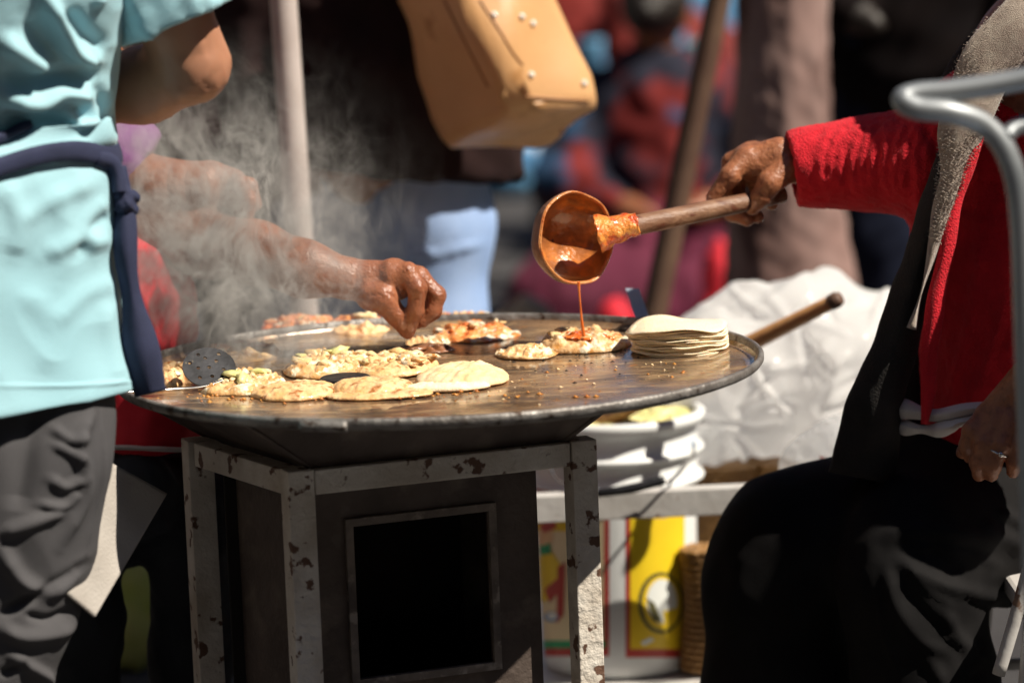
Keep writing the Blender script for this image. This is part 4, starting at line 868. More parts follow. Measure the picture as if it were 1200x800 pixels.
Vs = strokes(Vs, Fs, [([(480, 300), (520, 296), (566, 285)], .005, 4), ([(440, 220), (470, 260), (480, 340)], .006, 10)])
add('jeans', wrinkle(Vs, Fs, .0018, .2, 8), Fs, M['jean'], pj_)
for q_ in ((W(500, 795, YJ), W(505, 812, YJ-.1)), (W(415, 775, YJ+.08), W(410, 800, YJ-.02))):
    V, F = sdf([cap(q_[0]+np.array([0, 0, .01]), q_[1]+np.array([0, 0, .01]), .05, .04)], .01, .02); add('shoe', V, F, M['blackcoat'], pj_)
# handbag
hb = thing('handbag', tuple(W(600, 170, .95)), 'tan leather handbag with pearl studs hanging beside the dark coat', 'handbag')
C8 = [W(425, -155, .98), W(462, -165, .86), W(580, -155, .90), W(555, -140, 1.05), W(506, 180, .98), W(606, 128, .82), W(714, 124, .92), W(650, 178, 1.03)]
bm = bmesh.new(); vs = [bm.verts.new(Vector(p)) for p in C8]; bmesh.ops.convex_hull(bm, input=vs); bmesh.ops.dissolve_limit(bm, angle_limit=.12, verts=bm.verts[:], edges=bm.edges[:])
bmesh.ops.bevel(bm, geom=bm.edges[:], offset=.019, segments=5, affect='EDGES', profile=.5); bmesh.ops.triangulate(bm, faces=bm.faces[:])
for _ in range(3): bmesh.ops.subdivide_edges(bm, edges=[e for e in bm.edges if e.calc_length() > .02], cuts=1, use_grid_fill=True); bmesh.ops.triangulate(bm, faces=bm.faces[:])
bm.verts.index_update(); V = np.array([v.co[:] for v in bm.verts]); F = np.array([[v.index for v in f.verts] for f in bm.faces]); bm.free()
V = V+normals(V, F)*(.004*Sines(9, .16, 8)(V)-.002*np.abs(Sines(19, .12, 6)(V)))[:, None]
add('bag_body', V, F, M['leather'], hb)
from mathutils.bvhtree import BVHTree
bagtree = BVHTree.FromPolygons([tuple(p) for p in V], [tuple(int(q) for q in f) for f in F])
def onbag(px, py, off=.002):
    """the point of the bag under a pixel, a little proud of it"""
    d = Vector(W(px, py, 2.0)-CAM).normalized(); h_ = bagtree.ray_cast(Vector(CAM), d)
    return W(px, py, .9) if h_[0] is None else np.array(h_[0]+h_[1]*(off if h_[1].dot(d) < 0 else -off))
for px, py in ((579, 18), (611, 20), (624, 28), (622, 88), (684, 98)):
    c = onbag(px, py, .001); V2, F2 = lathe([(.0002, -.0045)]+[(.0046*math.sin(a), -.0046*math.cos(a)) for a in np.linspace(.15, 3, 10)], 16, c); add('pearl_stud', V2, F2, M['pearl'], hb)
for pts in ([(562, 0), (585, 35), (600, 60), (612, 76)], [(616, 113), (650, 116), (690, 118)], [(520, 0), (545, 50), (572, 102)]):
    V2, F2 = tube([onbag(*p, off=.0002) for p in resamp(pts, 24)], .0019, 60, 8); add('piping', V2, F2, M['darkleather'], hb)
V2, F2 = tube([W(470, -150, .9), W(455, -260, .95), W(500, -330, 1.0), W(540, -260, .98), W(550, -145, .95)], .012, 50, 12, .5); add('strap', V2, F2, M['leather'], hb)

# ---- darker people at the back
def bystander(label, px, foot_y, Y, topm, legm, wtop=.2, topcut=-200, hem=250, hd=-380, face=(0, -1, 0), arms=True, sk='skinlight'):
    s = S(Y); o = thing('person', tuple(Zp(px, foot_y, 0)), label, 'person'); base = W(px, 0, Y)[0]
    X = base; z = lambda f: f
    H = 1.62
    P = lambda dx, dy, zz_: np.array([X+dx, Y+dy, zz_])
    hc_ = P(0, 0, H-.11)
    L = [*head_prims(hc_, .11, face), cap(P(0, 0, H-.2), P(0, 0, H-.3), .055, .06), cap(P(0, 0, 1.25), P(0, 0, .95), .14, .13, .7)]
    for q in (-1, 1): L += [cap(P(q*.09, 0, .9), P(q*.1, 0, .5), .08, .055), cap(P(q*.1, 0, .5), P(q*.1, 0, .08), .055, .04), cap(P(q*.19, 0, 1.33), P(q*.25, 0, 1.05), .05, .042), cap(P(q*.25, 0, 1.05), P(q*.16, -.14, .95), .042, .03), cap(P(q*.16, -.14, .95), P(q*.12, -.18, .93), .035, .025)]
    V, F = sdf(L, .012, .03); add('body', V, F, M[sk], o); hair(hc_, .11, face, o)
    L = [cap(P(0, 0, 1.28), P(0, 0, .85), wtop*.85, wtop, .65)]
    for q in (-1, 1): L += [cap(P(q*.18, 0, 1.34), P(q*.26, 0, 1.05), .075, .065), cap(P(q*.26, 0, 1.05), P(q*.17, -.13, .96), .065, .05)]
    V, F = sdf(L, .012, .05); add('coat', wrinkle(V, F, .006, .14, int(px)), F, topm, o)
    L = []
    for q in (-1, 1): L += [cap(P(q*.09, 0, .9), P(q*.1, 0, .5), .11, .085), cap(P(q*.1, 0, .5), P(q*.1, 0, .06), .085, .075)]
    V, F = sdf(L, .012, .04); add('trousers', wrinkle(V, F, .005, .14, int(px)+3), F, legm, o)
    for q in (-1, 1): V, F = sdf([cap(P(q*.1, .02, .04), P(q*.1, -.12, .035), .045, .04)], .012, .02); add('shoe', V, F, M['blackcoat'], o)
    return o
bystander('standing person in dark brown clothes behind the steam, left of the white pole', 235, 750, 1.7, M['coat'], M['bdark'], .22)
bystander('standing person in a black coat and navy trousers behind the red sleeve', 1085, 640, 2.7, M['blackcoat'], M['darknavy'], .21, sk='hair')

# seated vendors far behind
def vendor(label, px, Y, top, skirt, look=(.3, 1, 0), sc=1.0, sk='skin'):
    X = W(px, 200, Y)[0]; P = lambda dx, dy, z: np.array([X+dx*sc, Y+dy, z*sc])
    o = thing('person', (X, Y, 0), label, 'person'); hc_ = P(0, -.02, .82)
    L = [*head_prims(hc_, .11*sc, look), cap(P(0, 0, .72), P(0, 0, .62), .05, .06), cap(P(0, 0, .55), P(0, 0, .25), .14, .15)]
    for q in (-1, 1): L += [cap(P(q*.18, 0, .6), P(q*.26, -.1, .4), .05, .042), cap(P(q*.26, -.1, .4), P(q*.1, -.3, .34), .04, .03), cap(P(q*.1, -.3, .34), P(q*.05, -.35, .33), .036, .026), cap(P(q*.1, 0, .15), P(q*.3, -.35, .14), .1, .07), cap(P(q*.3, -.35, .14), P(q*.05, -.5, .07), .06, .045)]
    V, F = sdf(L, .016, .03); add('body', V, F, M[sk], o); hair(hc_, .11*sc, look, o)
    L = [cap(P(0, 0, .56), P(0, 0, .2), .18, .22, .8)]+[cap(P(q*.18, 0, .6), P(q*.27, -.1, .4), .08, .07) for q in (-1, 1)]+[cap(P(q*.27, -.1, .4), P(q*.14, -.26, .35), .065, .05) for q in (-1, 1)]
    V, F = sdf(L, .014, .05); add('shawl', wrinkle(V, F, .01, .15, int(px)), F, top, o)
    L = [cap(P(-.1, 0, .12), P(.1, 0, .12), .24, .24), cap(P(0, -.1, .12), P(-.28, -.42, .12), .2, .14), cap(P(0, -.1, .12), P(.28, -.42, .12), .2, .14), cap(P(-.25, -.45, .1), P(.25, -.45, .1), .12, .12)]
    V, F = sdf(L, .016, .06, cuts=[((0, 0, .01), (0, 0, -1))]); add('skirt', wrinkle(V, F, .012, .16, int(px)+1), F, skirt, o)
    return o
vendor('seated person in a magenta skirt on the ground behind the griddle, between sticks', 775, 5.0, M['pattern'], M['magenta'])
vendor('seated person in a scarlet shawl far behind, right of the handbag', 775, 7.0, M['bred'], M['bnavy'])
vendor('seated person in orange red clothes farthest behind, next to the handbag', 670, 10.0, M['bred'], M['bnavy'])
vendor('seated person in pale blue clothes far behind, right of the leaning stick', 828, 8.6, M['bblue'], M['bred'])
def bundle(label, name, cat, px, py, Y, rx, rz, m, seed, z=None, group=None):
    c = W(px, py, Y); V, F = sdf([ell(c, (rx, rx*.8, rz)), ell(c+np.array([rx*.5, .02, -rz*.2]), (rx*.6, rx*.6, rz*.7))], .014, .06); return add(name, wrinkle(V, F, .012, .12, seed), F, m, label=label, cat=cat, group=group)
def sit(px, Y, rx, rz, m, name, label, cat, seed):
    X = W(px, 200, Y)[0]; V, F = sdf([ell((X, Y, rz*.9), (rx, rx*.8, rz)), ell((X+rx*.5, Y+.02, rz*.6), (rx*.6, rx*.6, rz*.6))], .014, .06, cuts=[((0, 0, .002), (0, 0, -1))])
    return add(name, wrinkle(V, F, .012, .12, seed), F, m, label=label, cat=cat)
sit(640, 8.5, .22, .13, M['bwhite'], 'cloth_lump', 'white cloth bundle on the ground left of the ladle bowl', 'bundle', 1)
sit(598, 8.2, .13, .1, M['bblue'], 'cloth_lump', 'blue cloth bundle on the ground under the handbag', 'bundle', 2)
sit(690, 8.8, .1, .12, M['btan'], 'basket', 'small tan basket beside the white bundle', 'basket', 3)
sit(610, 2.9, .09, .2, M['btan'], 'basket', 'tan basket on the ground just behind the griddle under the ladle', 'basket', 4)
sit(716, 3.3, .045, .17, M['redapron'], 'cloth_lump', 'bright red lump standing in for a sunlit knee behind the ladle neck', 'bundle', 5)  # red lump imitates sunlight on a knee of the magenta skirt
sit(838, 3.8, .045, .2, M['redapron'], 'cloth_lump', 'bright red lump standing in for a sunlit knee left of the tree trunk', 'bundle', 6)  # the skirt's other sunlit knee, its light put into red cloth
def roll(px, Y, h, r_, m, label):
    X = W(px, 200, Y)[0]; V, F = tube([(X, Y, 0), (X+.01, Y, h*.5), (X-.01, Y+.02, h)], [r_, r_*1.05, r_*.95], 30, 24); V[:, 2] = np.maximum(V[:, 2], 0)
    add('rolled_blanket', wrinkle(V, np.array([f if len(f) == 4 else f+[f[-1]] for f in F]), .006, .1, int(px)), F, M[m], label=label, cat='blanket', group='rolled blankets standing by the seated people')
for q_ in ((768, 5.3, .74, .05, 'bred', 'scarlet rolled blanket left of the sky blue one'), (790, 5.2, .80, .05, 'bblue', 'sky blue rolled blanket, tallest of the group'), (812, 5.1, .66, .04, 'bwhite', 'pale rolled blanket right of the sky blue one'), (828, 5.35, .72, .04, 'bteal', 'teal rolled blanket beside the tree trunk'), (735, 5.6, .86, .05, 'bred', 'dark scarlet rolled blanket behind the navy shoulder'), (705, 5.8, .7, .05, 'bblue', 'blue rolled blanket behind the ladle, farthest left')): roll(*q_)
# hanging cloths on a far stall rail
X0 = W(560, 0, 14)[0]; X1 = W(900, 0, 14)[0]
stl = thing('market_stall', ((X0+X1)/2, 14, 0), 'far market stall with dark tarpaulin wall behind the seated people', 'stall')
mb = MB().box(((X0+X1)/2, 14.3, 1.2), ((1, 0, 0), (0, 1, 0), (0, 0, 1)), (4, .03, 1.2)); mb.done('back_sheet', M['bdark'], stl, smooth=False)
for x in (-3.9, 3.9): add('post', *tube([((X0+X1)/2+x, 14, 0), ((X0+X1)/2+x, 14, 2.4)], .04, 4, 10), M['brownstick'], stl)
add('rail', *tube([((X0+X1)/2-3.9, 14, 1.5), ((X0+X1)/2+3.9, 14, 1.5)], .02, 4, 8), M['brownstick'], stl)
for i, (px, w, z0, z1, m, lb) in enumerate(((600, .12, .5, 1.49, 'bnavy', 'navy'), (660, .1, .7, 1.49, 'bred', 'scarlet'), (722, .1, .3, 1.49, 'bnavy', 'narrow dark blue'), (775, .12, .45, 1.49, 'bred', 'wide red'), (812, .09, .3, 1.49, 'bblue', 'sky blue'), (850, .1, .3, 1.49, 'bteal', 'teal'))):
    X = W(px, 100, 14)[0]; nn = 24; V = []
    for zc in np.linspace(z1, z0, 10):
        for a in np.linspace(-1, 1, nn): V.append((X+a*w*2, 13.95+.03*math.sin(a*9+i)+.01, zc))
    F = [[j*nn+k_, j*nn+k_+1, (j+1)*nn+k_+1, (j+1)*nn+k_] for j in range(9) for k_ in range(nn-1)]
    o = add('hanging_blanket', V, F, M[m], label=f'{lb} blanket hanging on the far stall rail', cat='blanket', group='blankets on the far stall'); o.modifiers.new('t', 'SOLIDIFY').thickness = .01

# ------------------------------------------------------------------ pole, stick, trunk
pa, pb = W(357.5, 372, .82), W(332, 0, .82); d = (pb-pa)/(pb[2]-pa[2]); p0 = pa-d*pa[2]; p1 = pa+d*(2.3-pa[2])
add('pole', *tube([p0, (p0+p1)/2, p1], .0192, 20, 28), M['pole'], label='white painted round pole standing behind the griddle', cat='pole')
pa, pb = W(768, 360, 1.7), W(842, 0, 1.7); d = (pb-pa)/(pb[2]-pa[2]); p0 = pa-d*pa[2]; p1 = pa+d*(1.9-pa[2])
add('wooden_stick', *tube([p0, pa, pb, p1], [.024, .022, .02, .018], 20, 14), M['brownstick'], label='brown wooden stick leaning left of the tree trunk', cat='stick')
rows = []
for py, xl, xr in ((-300, 868, 975), (0, 864, 972), (150, 858, 978), (260, 852, 992), (340, 846, 1008), (500, 830, 1030)):
    p = W((xl+xr)/2, py, 2.3); rows.append((p[0], p[1], p[2], (xr-xl)/2/S(2.3), (xr-xl)/2/S(2.3)))
rows.append((rows[-1][0], 2.3, -.02, rows[-1][3]*1.25, rows[-1][3]*1.25)); rows.insert(0, (rows[0][0], 2.3, 2.6, .075, .075))
V, F = loft(rows, 140, 110); F4 = np.array([f if len(f) == 4 else f+[f[-1]] for f in F])
tt = thing('tree', (rows[-1][0], 2.3, 0), 'thick pinkish brown tree trunk behind the hand with the ladle', 'tree')
add('trunk', V+normals(V, F4)*(.003*Sines(3, .09, 10, (1, 1, .35))(V)+.0015*Sines(4, .03, 10, (1, 1, .5))(V))[:, None], F, M['bark'], tt)

# ------------------------------------------------------------------ rack, bucket, baskets, bags
rk = thing('rack', tuple(np.array([W(780, 590, .60)[0], .6, 0])), 'low white painted metal rack in front of the white bucket', 'rack')
def rail(a, b, hh, tt_, name='rail'):
    a, b = np.array(a), np.array(b); d = b-a; l = np.linalg.norm(d); d /= l; p = np.cross(d, [0, 0, 1.]); p /= np.linalg.norm(p); q = np.cross(p, d)
    bevel_box(name, (a+b)/2, (d, p, q), (l/2, tt_, hh), M['rail'], rk)
A, B = W(560, 598, .60), W(1040, 576, .60)
rail(A, B, .0185, .014)
zs = W(722, 797, .66)[2]
A2, B2 = np.array([A[0], .60, zs-.02]), np.array([B[0], .60, zs-.02]); rail(A2, B2, .016, .014)
for X in (A, B):
    for yy in (.60, 1.2): bevel_box('leg', (X[0]+(-.018 if X is A else .018), yy, X[2]/2+.01), ((1, 0, 0), (0, 1, 0), (0, 0, 1)), (.016, .016, X[2]/2+.01), M['rail'], rk)
rail((A[0], 1.2, A[2]), (B[0], 1.2, B[2]), .0185, .014)
bevel_box('shelf', ((A[0]+B[0])/2, .90, zs-.008), ((1, 0, 0), (0, 1, 0), (0, 0, 1)), ((B[0]-A[0])/2-.002, .282, .004), M['rail'], rk)
# bucket
YK = .78; bcx = W(722, 600, YK)[0]; RbT, RbB = .117, .109
ztop = W(722, 479, YK)[2]; zbot = zs-.003
bk = thing('bucket', (bcx, YK, zbot), 'white plastic bucket with ribbed neck and yellow and red printed label', 'bucket')
Hh = ztop-zbot
def rad(z): return RbB+(RbT-RbB)*(z-zbot)/Hh
prof = [(.002, zbot), (RbB-.006, zbot), (RbB, zbot+.006)]
for z in np.linspace(zbot+.02, ztop-.125, 12): prof.append((rad(z), z))
for zr in (ztop-.095, ztop-.055): prof += [(rad(zr)+.0, zr-.005), (rad(zr)+.010, zr-.003), (rad(zr)+.0115, zr), (rad(zr)+.010, zr+.003), (rad(zr)+.001, zr+.005), (rad(zr)+.0015, zr+.028)]
prof += [(rad(ztop)+.002, ztop-.018), (rad(ztop)+.012, ztop-.016), (rad(ztop)+.013, ztop-.004), (rad(ztop)+.008, ztop), (rad(ztop)-.001, ztop-.002), (rad(ztop)-.004, ztop-.02), (RbB-.004, zbot+.05)]
add('bucket_body', *lathe(prof, 120, (bcx, YK, 0)), M['bucket'], bk)
def decal(name, pts, m, off, n=None):
    """print on the bucket wall: outline in pixels of the photograph, subdivided so it follows the curve"""
    bm = bmesh.new(); P = np.array(pts, float); Q = []
    for i in range(len(P)):
        a, b = P[i], P[(i+1) % len(P)]; k = max(1, int(np.linalg.norm(b-a)/6)); Q += [a+(b-a)*j/k for j in range(k)]
    vs = [bm.verts.new((q[0], q[1], 0)) for q in Q]; bm.faces.new(vs)
    x0, x1 = P[:, 0].min(), P[:, 0].max()
    for x in np.arange(x0+4, x1, 5): bmesh.ops.bisect_plane(bm, geom=bm.verts[:]+bm.edges[:]+bm.faces[:], plane_co=(x, 0, 0), plane_no=(1, 0, 0))
    V = []
    for v_ in bm.verts:
        p = W(v_.co.x, v_.co.y, YK-.1); R_ = rad(p[2])+off; s = np.clip((p[0]-bcx)*(YK-CAM[1])/(YK-.1-CAM[1])/R_, -.985, .985); V.append((bcx+R_*s, YK-R_*math.sqrt(1-s*s), W(v_.co.x, v_.co.y, YK-R_*math.sqrt(1-s*s))[2]))
    bm.verts.index_update(); F = [[v_.index for v_ in f.verts] for f in bm.faces]; bm.free()
    add(name, V, F, m, bk, smooth=True, fix=False)
def rect(x0, y0, x1, y1): return [(x0, y0), (x1, y0), (x1, y1), (x0, y1)]
def oval(x, y, a, b, n=22): return [(x+a*math.cos(6.283*i/n), y+b*math.sin(6.283*i/n)) for i in range(n)]
decal('label_panel', rect(733, 568, 802, 770), M['redp'], .0006); decal('label_panel', rect(738, 572, 802, 760), M['yellow'], .0010)
decal('label_panel', rect(626, 570, 714, 768), M['redp'], .0006); decal('label_panel', rect(626, 590, 708, 752), mat('cream_print', (.8, .66, .42), rough=.45), .0010); decal('label_stripe', rect(626, 750, 710, 759), M['greenp'], .0014)
decal('label_panel', rect(626, 598, 700, 622), M['yellow'], .0013)
decal('emblem', oval(774, 706, 27, 36), M['darkp'], .0014); decal('emblem', oval(775, 706, 23, 32), M['yellow'], .0017); decal('emblem', oval(775, 704, 18, 26), M['whitep'], .002); decal('emblem', [(757, 700), (766, 706), (776, 729), (764, 727)], M['darkp'], .0023); decal('emblem', [(776, 716), (792, 712), (789, 726), (778, 729)], M['yellow'], .0024)
decal('label_mark', [(750, 752), (762, 746), (766, 750), (754, 756)], M['whitep'], .0016)
decal('printed_figure', oval(641, 628, 9, 12), M['skinp'], .0016); decal('printed_figure', [(633, 616), (650, 606), (654, 618), (640, 624)], M['redp'], .0019); decal('printed_figure', [(632, 655), (645, 640), (658, 660), (650, 700), (636, 706)], M['yellow'], .0016)
decal('printed_figure', [(640, 690), (656, 676), (662, 686), (646, 706)], M['redp'], .0019); decal('printed_figure', [(634, 640), (646, 636), (648, 648), (636, 650)], M['greenp'], .0021); decal('printed_figure', [(655, 664), (664, 658), (662, 720), (654, 730)], M['redp'], .0018)
decal('printed_figure', oval(648, 722, 8, 6), M['bluep'], .0018); decal('printed_figure', oval(649, 721, 6, 4), M['whitep'], .002)
decal('label_text', rect(746, 577, 798, 580), M['redp'], .0014); decal('label_text', rect(742, 590, 800, 594), M['skinp'], .0014); decal('label_text', rect(746, 604, 780, 607), M['skinp'], .0014)
add('bail', *tube([W(640, 520, .68), W(652, 560, .63), W(700, 578, .57), W(778, 566, .57), W(808, 538, .66), W(816, 520, .76)], .0022, 60, 8), M['silver'], bk)
add('grip', *tube([W(700, 578, .565), W(740, 572, .562), W(779, 562, .565)], [.0055, .0068, .0058], 20, 12), M['blackmetal'], bk)
add('bail_ear', *sdf([ell(W(808, 520, .74), (.008, .012, .014))], .002, .003), M['bluesteel'], bk)
# bucket contents
P = blobs(np.array([bcx, YK, ztop-.012]), .085, .085, 0, 60, .022, 9, .35); P.done('green_salsa_greens', M['green'], label='pale green vegetables filling the white bucket', cat='vegetables', kind='stuff')
# long wooden spoon standing in the bucket
sa_, sb_ = W(690, 498, .74), W(985, 349, .55)
sp = thing('wooden_spoon', tuple(sa_), 'long orange brown wooden spoon leaning out of the white bucket past the griddle', 'spoon')
V, F = tube([sa_, sa_+(sb_-sa_)*.25, sa_+(sb_-sa_)*.6, sa_+(sb_-sa_)*.97], [.017, .0145, .0125, .0095], 50, 20); add('handle', V, F, M['wood2'], sp)
V, F = tube([sa_+(sb_-sa_)*.965, sa_+(sb_-sa_)*.985, sa_+(sb_-sa_)*1.0], [.0108, .0112, .0085], 12, 20); add('handle_tip', V, F, M['brownstick'], sp)
V, F = sdf([ell(sa_+(sb_-sa_)*-.05+np.array([0, 0, -.005]), (.042, .03, .012), (-.45, 'Y'))], .004, .01); add('spoon_bowl', V, F, M['wood2'], sp)
# baskets
def basket(px, r, ztop_, Y, label, seed):
    X = W(px, 600, Y)[0]; o = thing('wicker_basket', (X, Y, zs-.003), label, 'basket', 'wicker baskets on the rack'); n = 26; mb = MB(); z0 = zs+.002; k = 40
    add('basket_lining', *lathe([(.002, z0), (r-.006, z0), (r-.006, ztop_-.004), (.002, ztop_-.004)], 40, (X, Y, 0)), M['wicker'], o)
    m_ = int((ztop_-z0)/.0095)
    for i in range(m_):
        zc = z0+(i+.5)*(ztop_-z0)/m_; ph = i % 2*math.pi
        P = [(X+(r+.0022*math.cos(14*a+ph)+.004*math.sin(zc*30+seed))*math.cos(a), Y+(r+.0022*math.cos(14*a+ph))*math.sin(a), zc) for a in np.linspace(0, 2*math.pi, 57)]
        mb.put(*tube(P, .0046, 57, 6, cap=False))
    mb.done('weave', M['wicker'], o, kind='stuff')
zb = W(850, 541, .92)[2]
basket(848, .050, zb, .92, 'brown wicker basket beside the bucket under the white plastic bag', 1); basket(932, .050, zb, .92, 'brown wicker basket half hidden by the black trousers', 2)
basket(822, .028, W(820, 640, .70)[2], .70, 'short brown wicker basket in front of the taller one, right of the label', 3)
# white plastic bag
def crumple(V, F, amp, seed, wl):
    N = normals(V, F); t = np.zeros(len(V))
    for i, (w_, a_) in enumerate(((wl, 1), (wl*.5, .45))): t += a_*(1-2*np.abs(Sines(seed+i, w_, 5)(V)))
    return V+N*(amp*t)[:, None]
def cells(V, F, n, amp, seed):
    r = np.random.default_rng(seed); P = V[r.choice(len(V), n, replace=False)]; d = np.full(len(V), 1e9)
    st_ = np.full((len(V), 2), 1e9)
    for p in P: st_ = np.sort(np.c_[st_, np.linalg.norm(V-p, axis=1)], axis=1)[:, :2]
    return V+normals(V, F)*(amp*np.maximum(-1.0, -(st_[:, 1]-st_[:, 0])/ (st_[:, 0]+.01)) + amp)[:, None]
YW = .92
V, F = sdf([*chain([(860, 455, YW, 100), (960, 440, YW, 115)]), *chain([(860, 440, YW-.04, 85), (872, 378, YW, 36), (885, 338, YW, 9)]), *chain([(990, 420, YW, 95), (1040, 380, YW, 55)]), *chain([(860, 500, YW-.05, 50), (815, 520, YW-.05, 26), (832, 545, YW-.07, 8)]), *chain([(905, 440, YW, 60), (975, 400, YW, 66)]), *chain([(780, 470, YW, 40), (850, 470, YW, 70)])], .0042, .03, cuts=[(W(870, 526, YW), np.array([0, 0, -1.]))])
V = crumple(V, F, .012, 31, .26); V = cells(V, F, 26, .005, 3)
V = relax(V, F, 2)
rb_ = np.random.default_rng(6); ST = []
for cx_, cy_, n_, l0_, l1_ in ((884, 330, 9, 14, 90), (1000, 400, 8, 30, 110), (850, 500, 12, 15, 90), (940, 500, 10, 20, 100), (920, 380, 8, 20, 80)):
    for q_ in range(n_):
        a_ = rb_.uniform(0, 6.28); b_ = a_+rb_.normal()*.25; ST.append(([(cx_+l0_*math.cos(a_), cy_+l0_*math.sin(a_)), (cx_+(l0_+l1_)*.5*math.cos(b_), cy_+(l0_+l1_)*.5*math.sin(b_)), (cx_+l1_*math.cos(b_+.1), cy_+l1_*math.sin(b_+.1))], rb_.choice([-1, 1])*rb_.uniform(.004, .009), rb_.uniform(2.5, 6)))
V = strokes(V, F, ST)
add('plastic_bag', V, F, M['bag'], label='large crumpled white plastic bag lying on the baskets behind the griddle', cat='bag')
V, F = sdf(chain([(945, 545, .60, 30), (975, 530, .60, 36), (985, 505, .60, 14)]), .003, .02, cuts=[(W(960, 574, .60), np.array([0, 0, -1.]))])
V = cells(V, F, 60, .004, 7)
sb = thing('clear_bag', tuple(W(960, 574, .60)), 'small clear plastic bag with a red printed mark on the white rack', 'bag'); add('bag_film', V, F, M['clearbag'], sb)
V = [W(x, y, .55+.004*math.sin(x)) for x, y in ((960, 534), (972, 538), (985, 535), (990, 541), (978, 546), (966, 548))]; add('red_mark', V+[p+np.array([0, .002, 0]) for p in V], [[0, 1, 2, 3, 4, 5], [11, 10, 9, 8, 7, 6]]+[[i, (i+1) % 6, 6+(i+1) % 6, 6+i] for i in range(6)], M['bred'], sb, smooth=False)
# lime sack
V, F = sdf([ell((W(132, 700, 1.5)[0], 1.5, .12), (.1, .1, .16))], .01, .05, cuts=[((0, 0, .002), (0, 0, -1))]); add('sack', wrinkle(V, F, .006, .08, 3), F, M['lime'], label='yellow green sack on the ground seen under the hanging cloth', cat='sack')

# ------------------------------------------------------------------ chairs
ch = thing('metal_chair', tuple(W(1330, 1330, -.62)), 'grey steel tube chair in the right foreground, seen in part by its bent back', 'chair')
YF = -.68
add('back_frame', *tube([W(1420, 50, YF), W(1300, 70, YF), W(1200, 93, YF), W(1120, 106, YF), W(1075, 110, YF), W(1058, 117, YF-.005), W(1075, 127, YF-.01), W(1115, 132, YF-.01), W(1155, 148, YF), W(1182, 185, YF), W(1196, 250, YF), W(1202, 400, YF), W(1215, 800, YF), (W(1230, 1250, YF)[0], YF, 0.0)], .0112, 200, 18), M['chrome'], ch)
add('back_rail', *tube([W(1178, 160, YF), W(1200, 146, YF+.01), W(1300, 120, YF+.03), W(1420, 110, YF+.03)], .008, 30, 14), M['chrome'], ch)
e = W(1420, 50, YF)
add('rear_leg', *tube([e, e+np.array([.03, 0, -.03]), e+np.array([.04, 0, -.3]), (e[0]+.06, YF, 0)], .0112, 60, 14), M['chrome'], ch)
for a_, b_ in (((e[0]+.05, YF, .45), (W(1210, 700, YF)[0], YF, .45)), ((e[0]+.05, YF-.38, .45), (W(1210, 700, YF)[0], YF-.38, .45))): add('seat_rail', *tube([a_, b_], .01, 6, 12), M['chrome'], ch)
for x in (e[0]+.05, W(1210, 700, YF)[0]): add('side_rail', *tube([(x, YF, .45), (x, YF-.38, .45)], .01, 6, 12), M['chrome'], ch); add('front_leg', *tube([(x, YF-.38, .45), (x, YF-.4, 0)], .01, 6, 12), M['chrome'], ch)
bevel_box('seat', ((e[0]+.05+W(1210, 700, YF)[0])/2, YF-.19, .465), ((1, 0, 0), (0, 1, 0), (0, 0, 1)), (.19, .19, .012), M['bluesteel'], ch, bev=.006)
c2 = thing('metal_chair', (W(1300, 800, .1)[0], .15, 0), 'white metal chair under the seated person with the ladle', 'chair')
zs2 = W(1200, 700, .0)[2]; x0, x1 = W(1172, 700, -.06)[0], W(1172, 700, -.06)[0]+.38
bevel_box('seat', ((x0+x1)/2+.03, .13, .40), ((1, 0, 0), (0, 1, 0), (0, 0, 1)), (.19, .19, .012), M['rail'], c2, bev=.006)
for x, y, dx in ((x0+.02, -.05, -.02), (x1, -.05, .02), (x0+.02, .31, -.02), (x1, .31, .02)): add('leg', *tube([(x+.02, y, .40), (x+dx, y, 0)], .011, 8, 14), M['rail'], c2)
for y in (-.05, .31): add('stretcher', *tube([(x0+.01, y, .25), (x1, y, .25)], .008, 6, 12), M['rail'], c2)
add('brace', *tube([W(1170, 790, -.055), W(1188, 730, -.055), W(1210, 650, -.055)], .008, 10, 12), M['rail'], c2)
add('backrest', *tube([(x1, .31, .4), (x1+.05, .33, .8), (x1+.05, .15, .84), (x1+.05, -.05, .8), (x1, -.05, .4)], .011, 80, 14), M['rail'], c2)

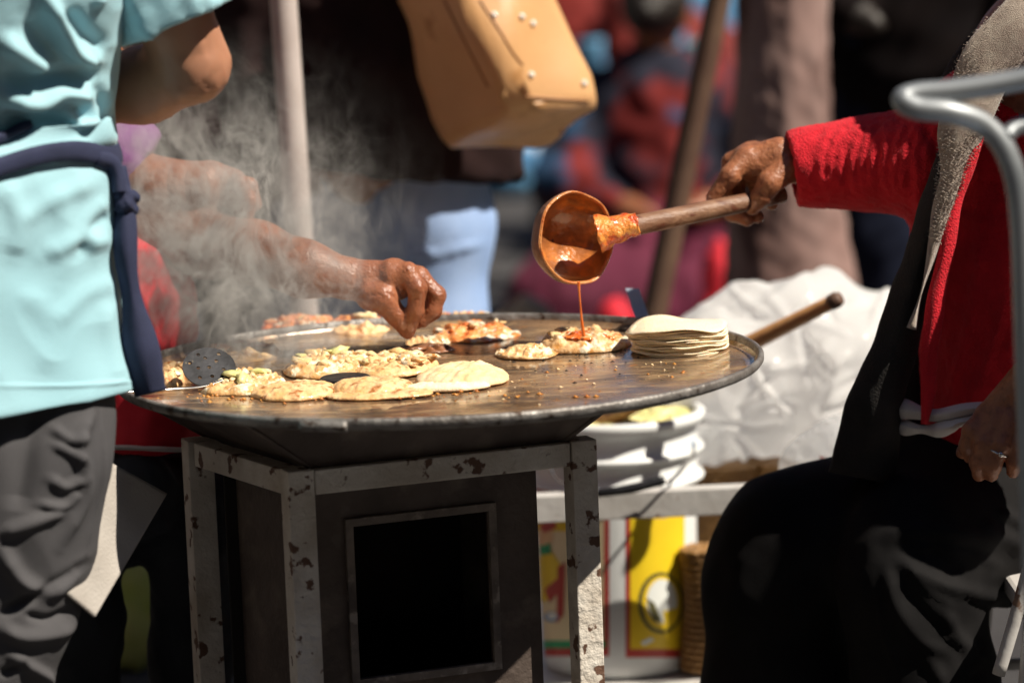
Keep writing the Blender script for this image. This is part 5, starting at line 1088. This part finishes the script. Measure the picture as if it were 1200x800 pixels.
# ------------------------------------------------------------------ steam
def steam():
    m = bpy.data.materials.new('steam'); m.use_nodes = True; nt = m.node_tree; N = nt.nodes; L = nt.links; N.remove(N['Principled BSDF'])
    pv = N.new('ShaderNodeVolumePrincipled'); L.new(pv.outputs[0], N['Material Output'].inputs['Volume']); pv.inputs['Color'].default_value = (1, .96, .92, 1); pv.inputs['Anisotropy'].default_value = 0
    tc = N.new('ShaderNodeTexCoord')
    n1 = N.new('ShaderNodeTexNoise'); n1.inputs['Scale'].default_value = 9; n1.inputs['Detail'].default_value = 3
    mp = N.new('ShaderNodeMapping'); mp.inputs['Scale'].default_value = (1, 1, .7); L.new(tc.outputs['Object'], mp.inputs[0]); L.new(mp.outputs[0], n1.inputs[0])
    sub = N.new('ShaderNodeVectorMath'); sub.operation = 'MULTIPLY_ADD'; L.new(n1.outputs['Color'], sub.inputs[0]); sub.inputs[1].default_value = (.11, .11, .11); L.new(mp.outputs[0], sub.inputs[2])
    n2 = N.new('ShaderNodeTexNoise'); n2.inputs['Scale'].default_value = 17; n2.inputs['Detail'].default_value = 5; n2.inputs['Roughness'].default_value = .62; n2.inputs['Distortion'].default_value = .5; L.new(sub.outputs[0], n2.inputs[0])
    # wisps: thin sheets where noise crosses the middle
    a = N.new('ShaderNodeMath'); a.operation = 'SUBTRACT'; L.new(n2.outputs[0], a.inputs[0]); a.inputs[1].default_value = .5
    b = N.new('ShaderNodeMath'); b.operation = 'ABSOLUTE'; L.new(a.outputs[0], b.inputs[0])
    r = N.new('ShaderNodeMapRange'); r.inputs[1].default_value = .0; r.inputs[2].default_value = .068; r.inputs[3].default_value = 1; r.inputs[4].default_value = .03; L.new(b.outputs[0], r.inputs[0])
    pw = N.new('ShaderNodeMath'); pw.operation = 'POWER'; L.new(r.outputs[0], pw.inputs[0]); pw.inputs[1].default_value = 2.3
    # plume envelope: a narrow root on the griddle widening and leaning left as it rises
    sx = N.new('ShaderNodeSeparateXYZ'); L.new(tc.outputs['Object'], sx.inputs[0])
    def math_(op, a_, b_, c_=None):
        q = N.new('ShaderNodeMath'); q.operation = op
        for i, v_ in enumerate((a_, b_) if c_ is None else (a_, b_, c_)):
            if isinstance(v_, (int, float)): q.inputs[i].default_value = v_
            else: L.new(v_, q.inputs[i])
        return q.outputs[0]
    z = sx.outputs['Z']; cx = math_('MULTIPLY_ADD', z, -.28, .02); dx = math_('SUBTRACT', sx.outputs['X'], cx)
    wz = math_('MULTIPLY_ADD', z, .42, .048); wz2 = math_('MINIMUM', wz, .125)
    q = math_('DIVIDE', dx, wz2); q = math_('MULTIPLY', q, q); q = math_('MULTIPLY', q, -1.1); ex = math_('EXPONENT', q, 0)
    wy = math_('MULTIPLY_ADD', z, .3, .05); qy = math_('DIVIDE', sx.outputs['Y'], wy); qy = math_('MULTIPLY', qy, qy); qy = math_('MULTIPLY', qy, -1.2); ey = math_('EXPONENT', qy, 0)
    fz = N.new('ShaderNodeMapRange'); fz.inputs[1].default_value = 0; fz.inputs[2].default_value = .44; fz.inputs[3].default_value = 1; fz.inputs[4].default_value = .0; L.new(z, fz.inputs[0])
    fz2 = math_('POWER', fz.outputs[0], 2.7)
    dn = math_('MULTIPLY', pw.outputs[0], ex); dn = math_('MULTIPLY', dn, ey); dn = math_('MULTIPLY', dn, fz2); dn = math_('MULTIPLY', dn, STEAM)
    L.new(dn, pv.inputs['Density'])
    m.cycles.volume_step_rate = 1.0 if hasattr(m, 'cycles') and hasattr(m.cycles, 'volume_step_rate') else 1.0
    return m
STEAM = 215
sc0 = Gp(298, 430); mb = MB().box(sc0+np.array([-.02, .0, .245]), ((1, 0, 0), (0, 1, 0), (0, 0, 1)), (.26, .13, .24))
mb.done('steam', steam(), label='white steam rising from the griddle in front of the cook', cat='steam', kind='stuff', smooth=False, org=tuple(sc0))
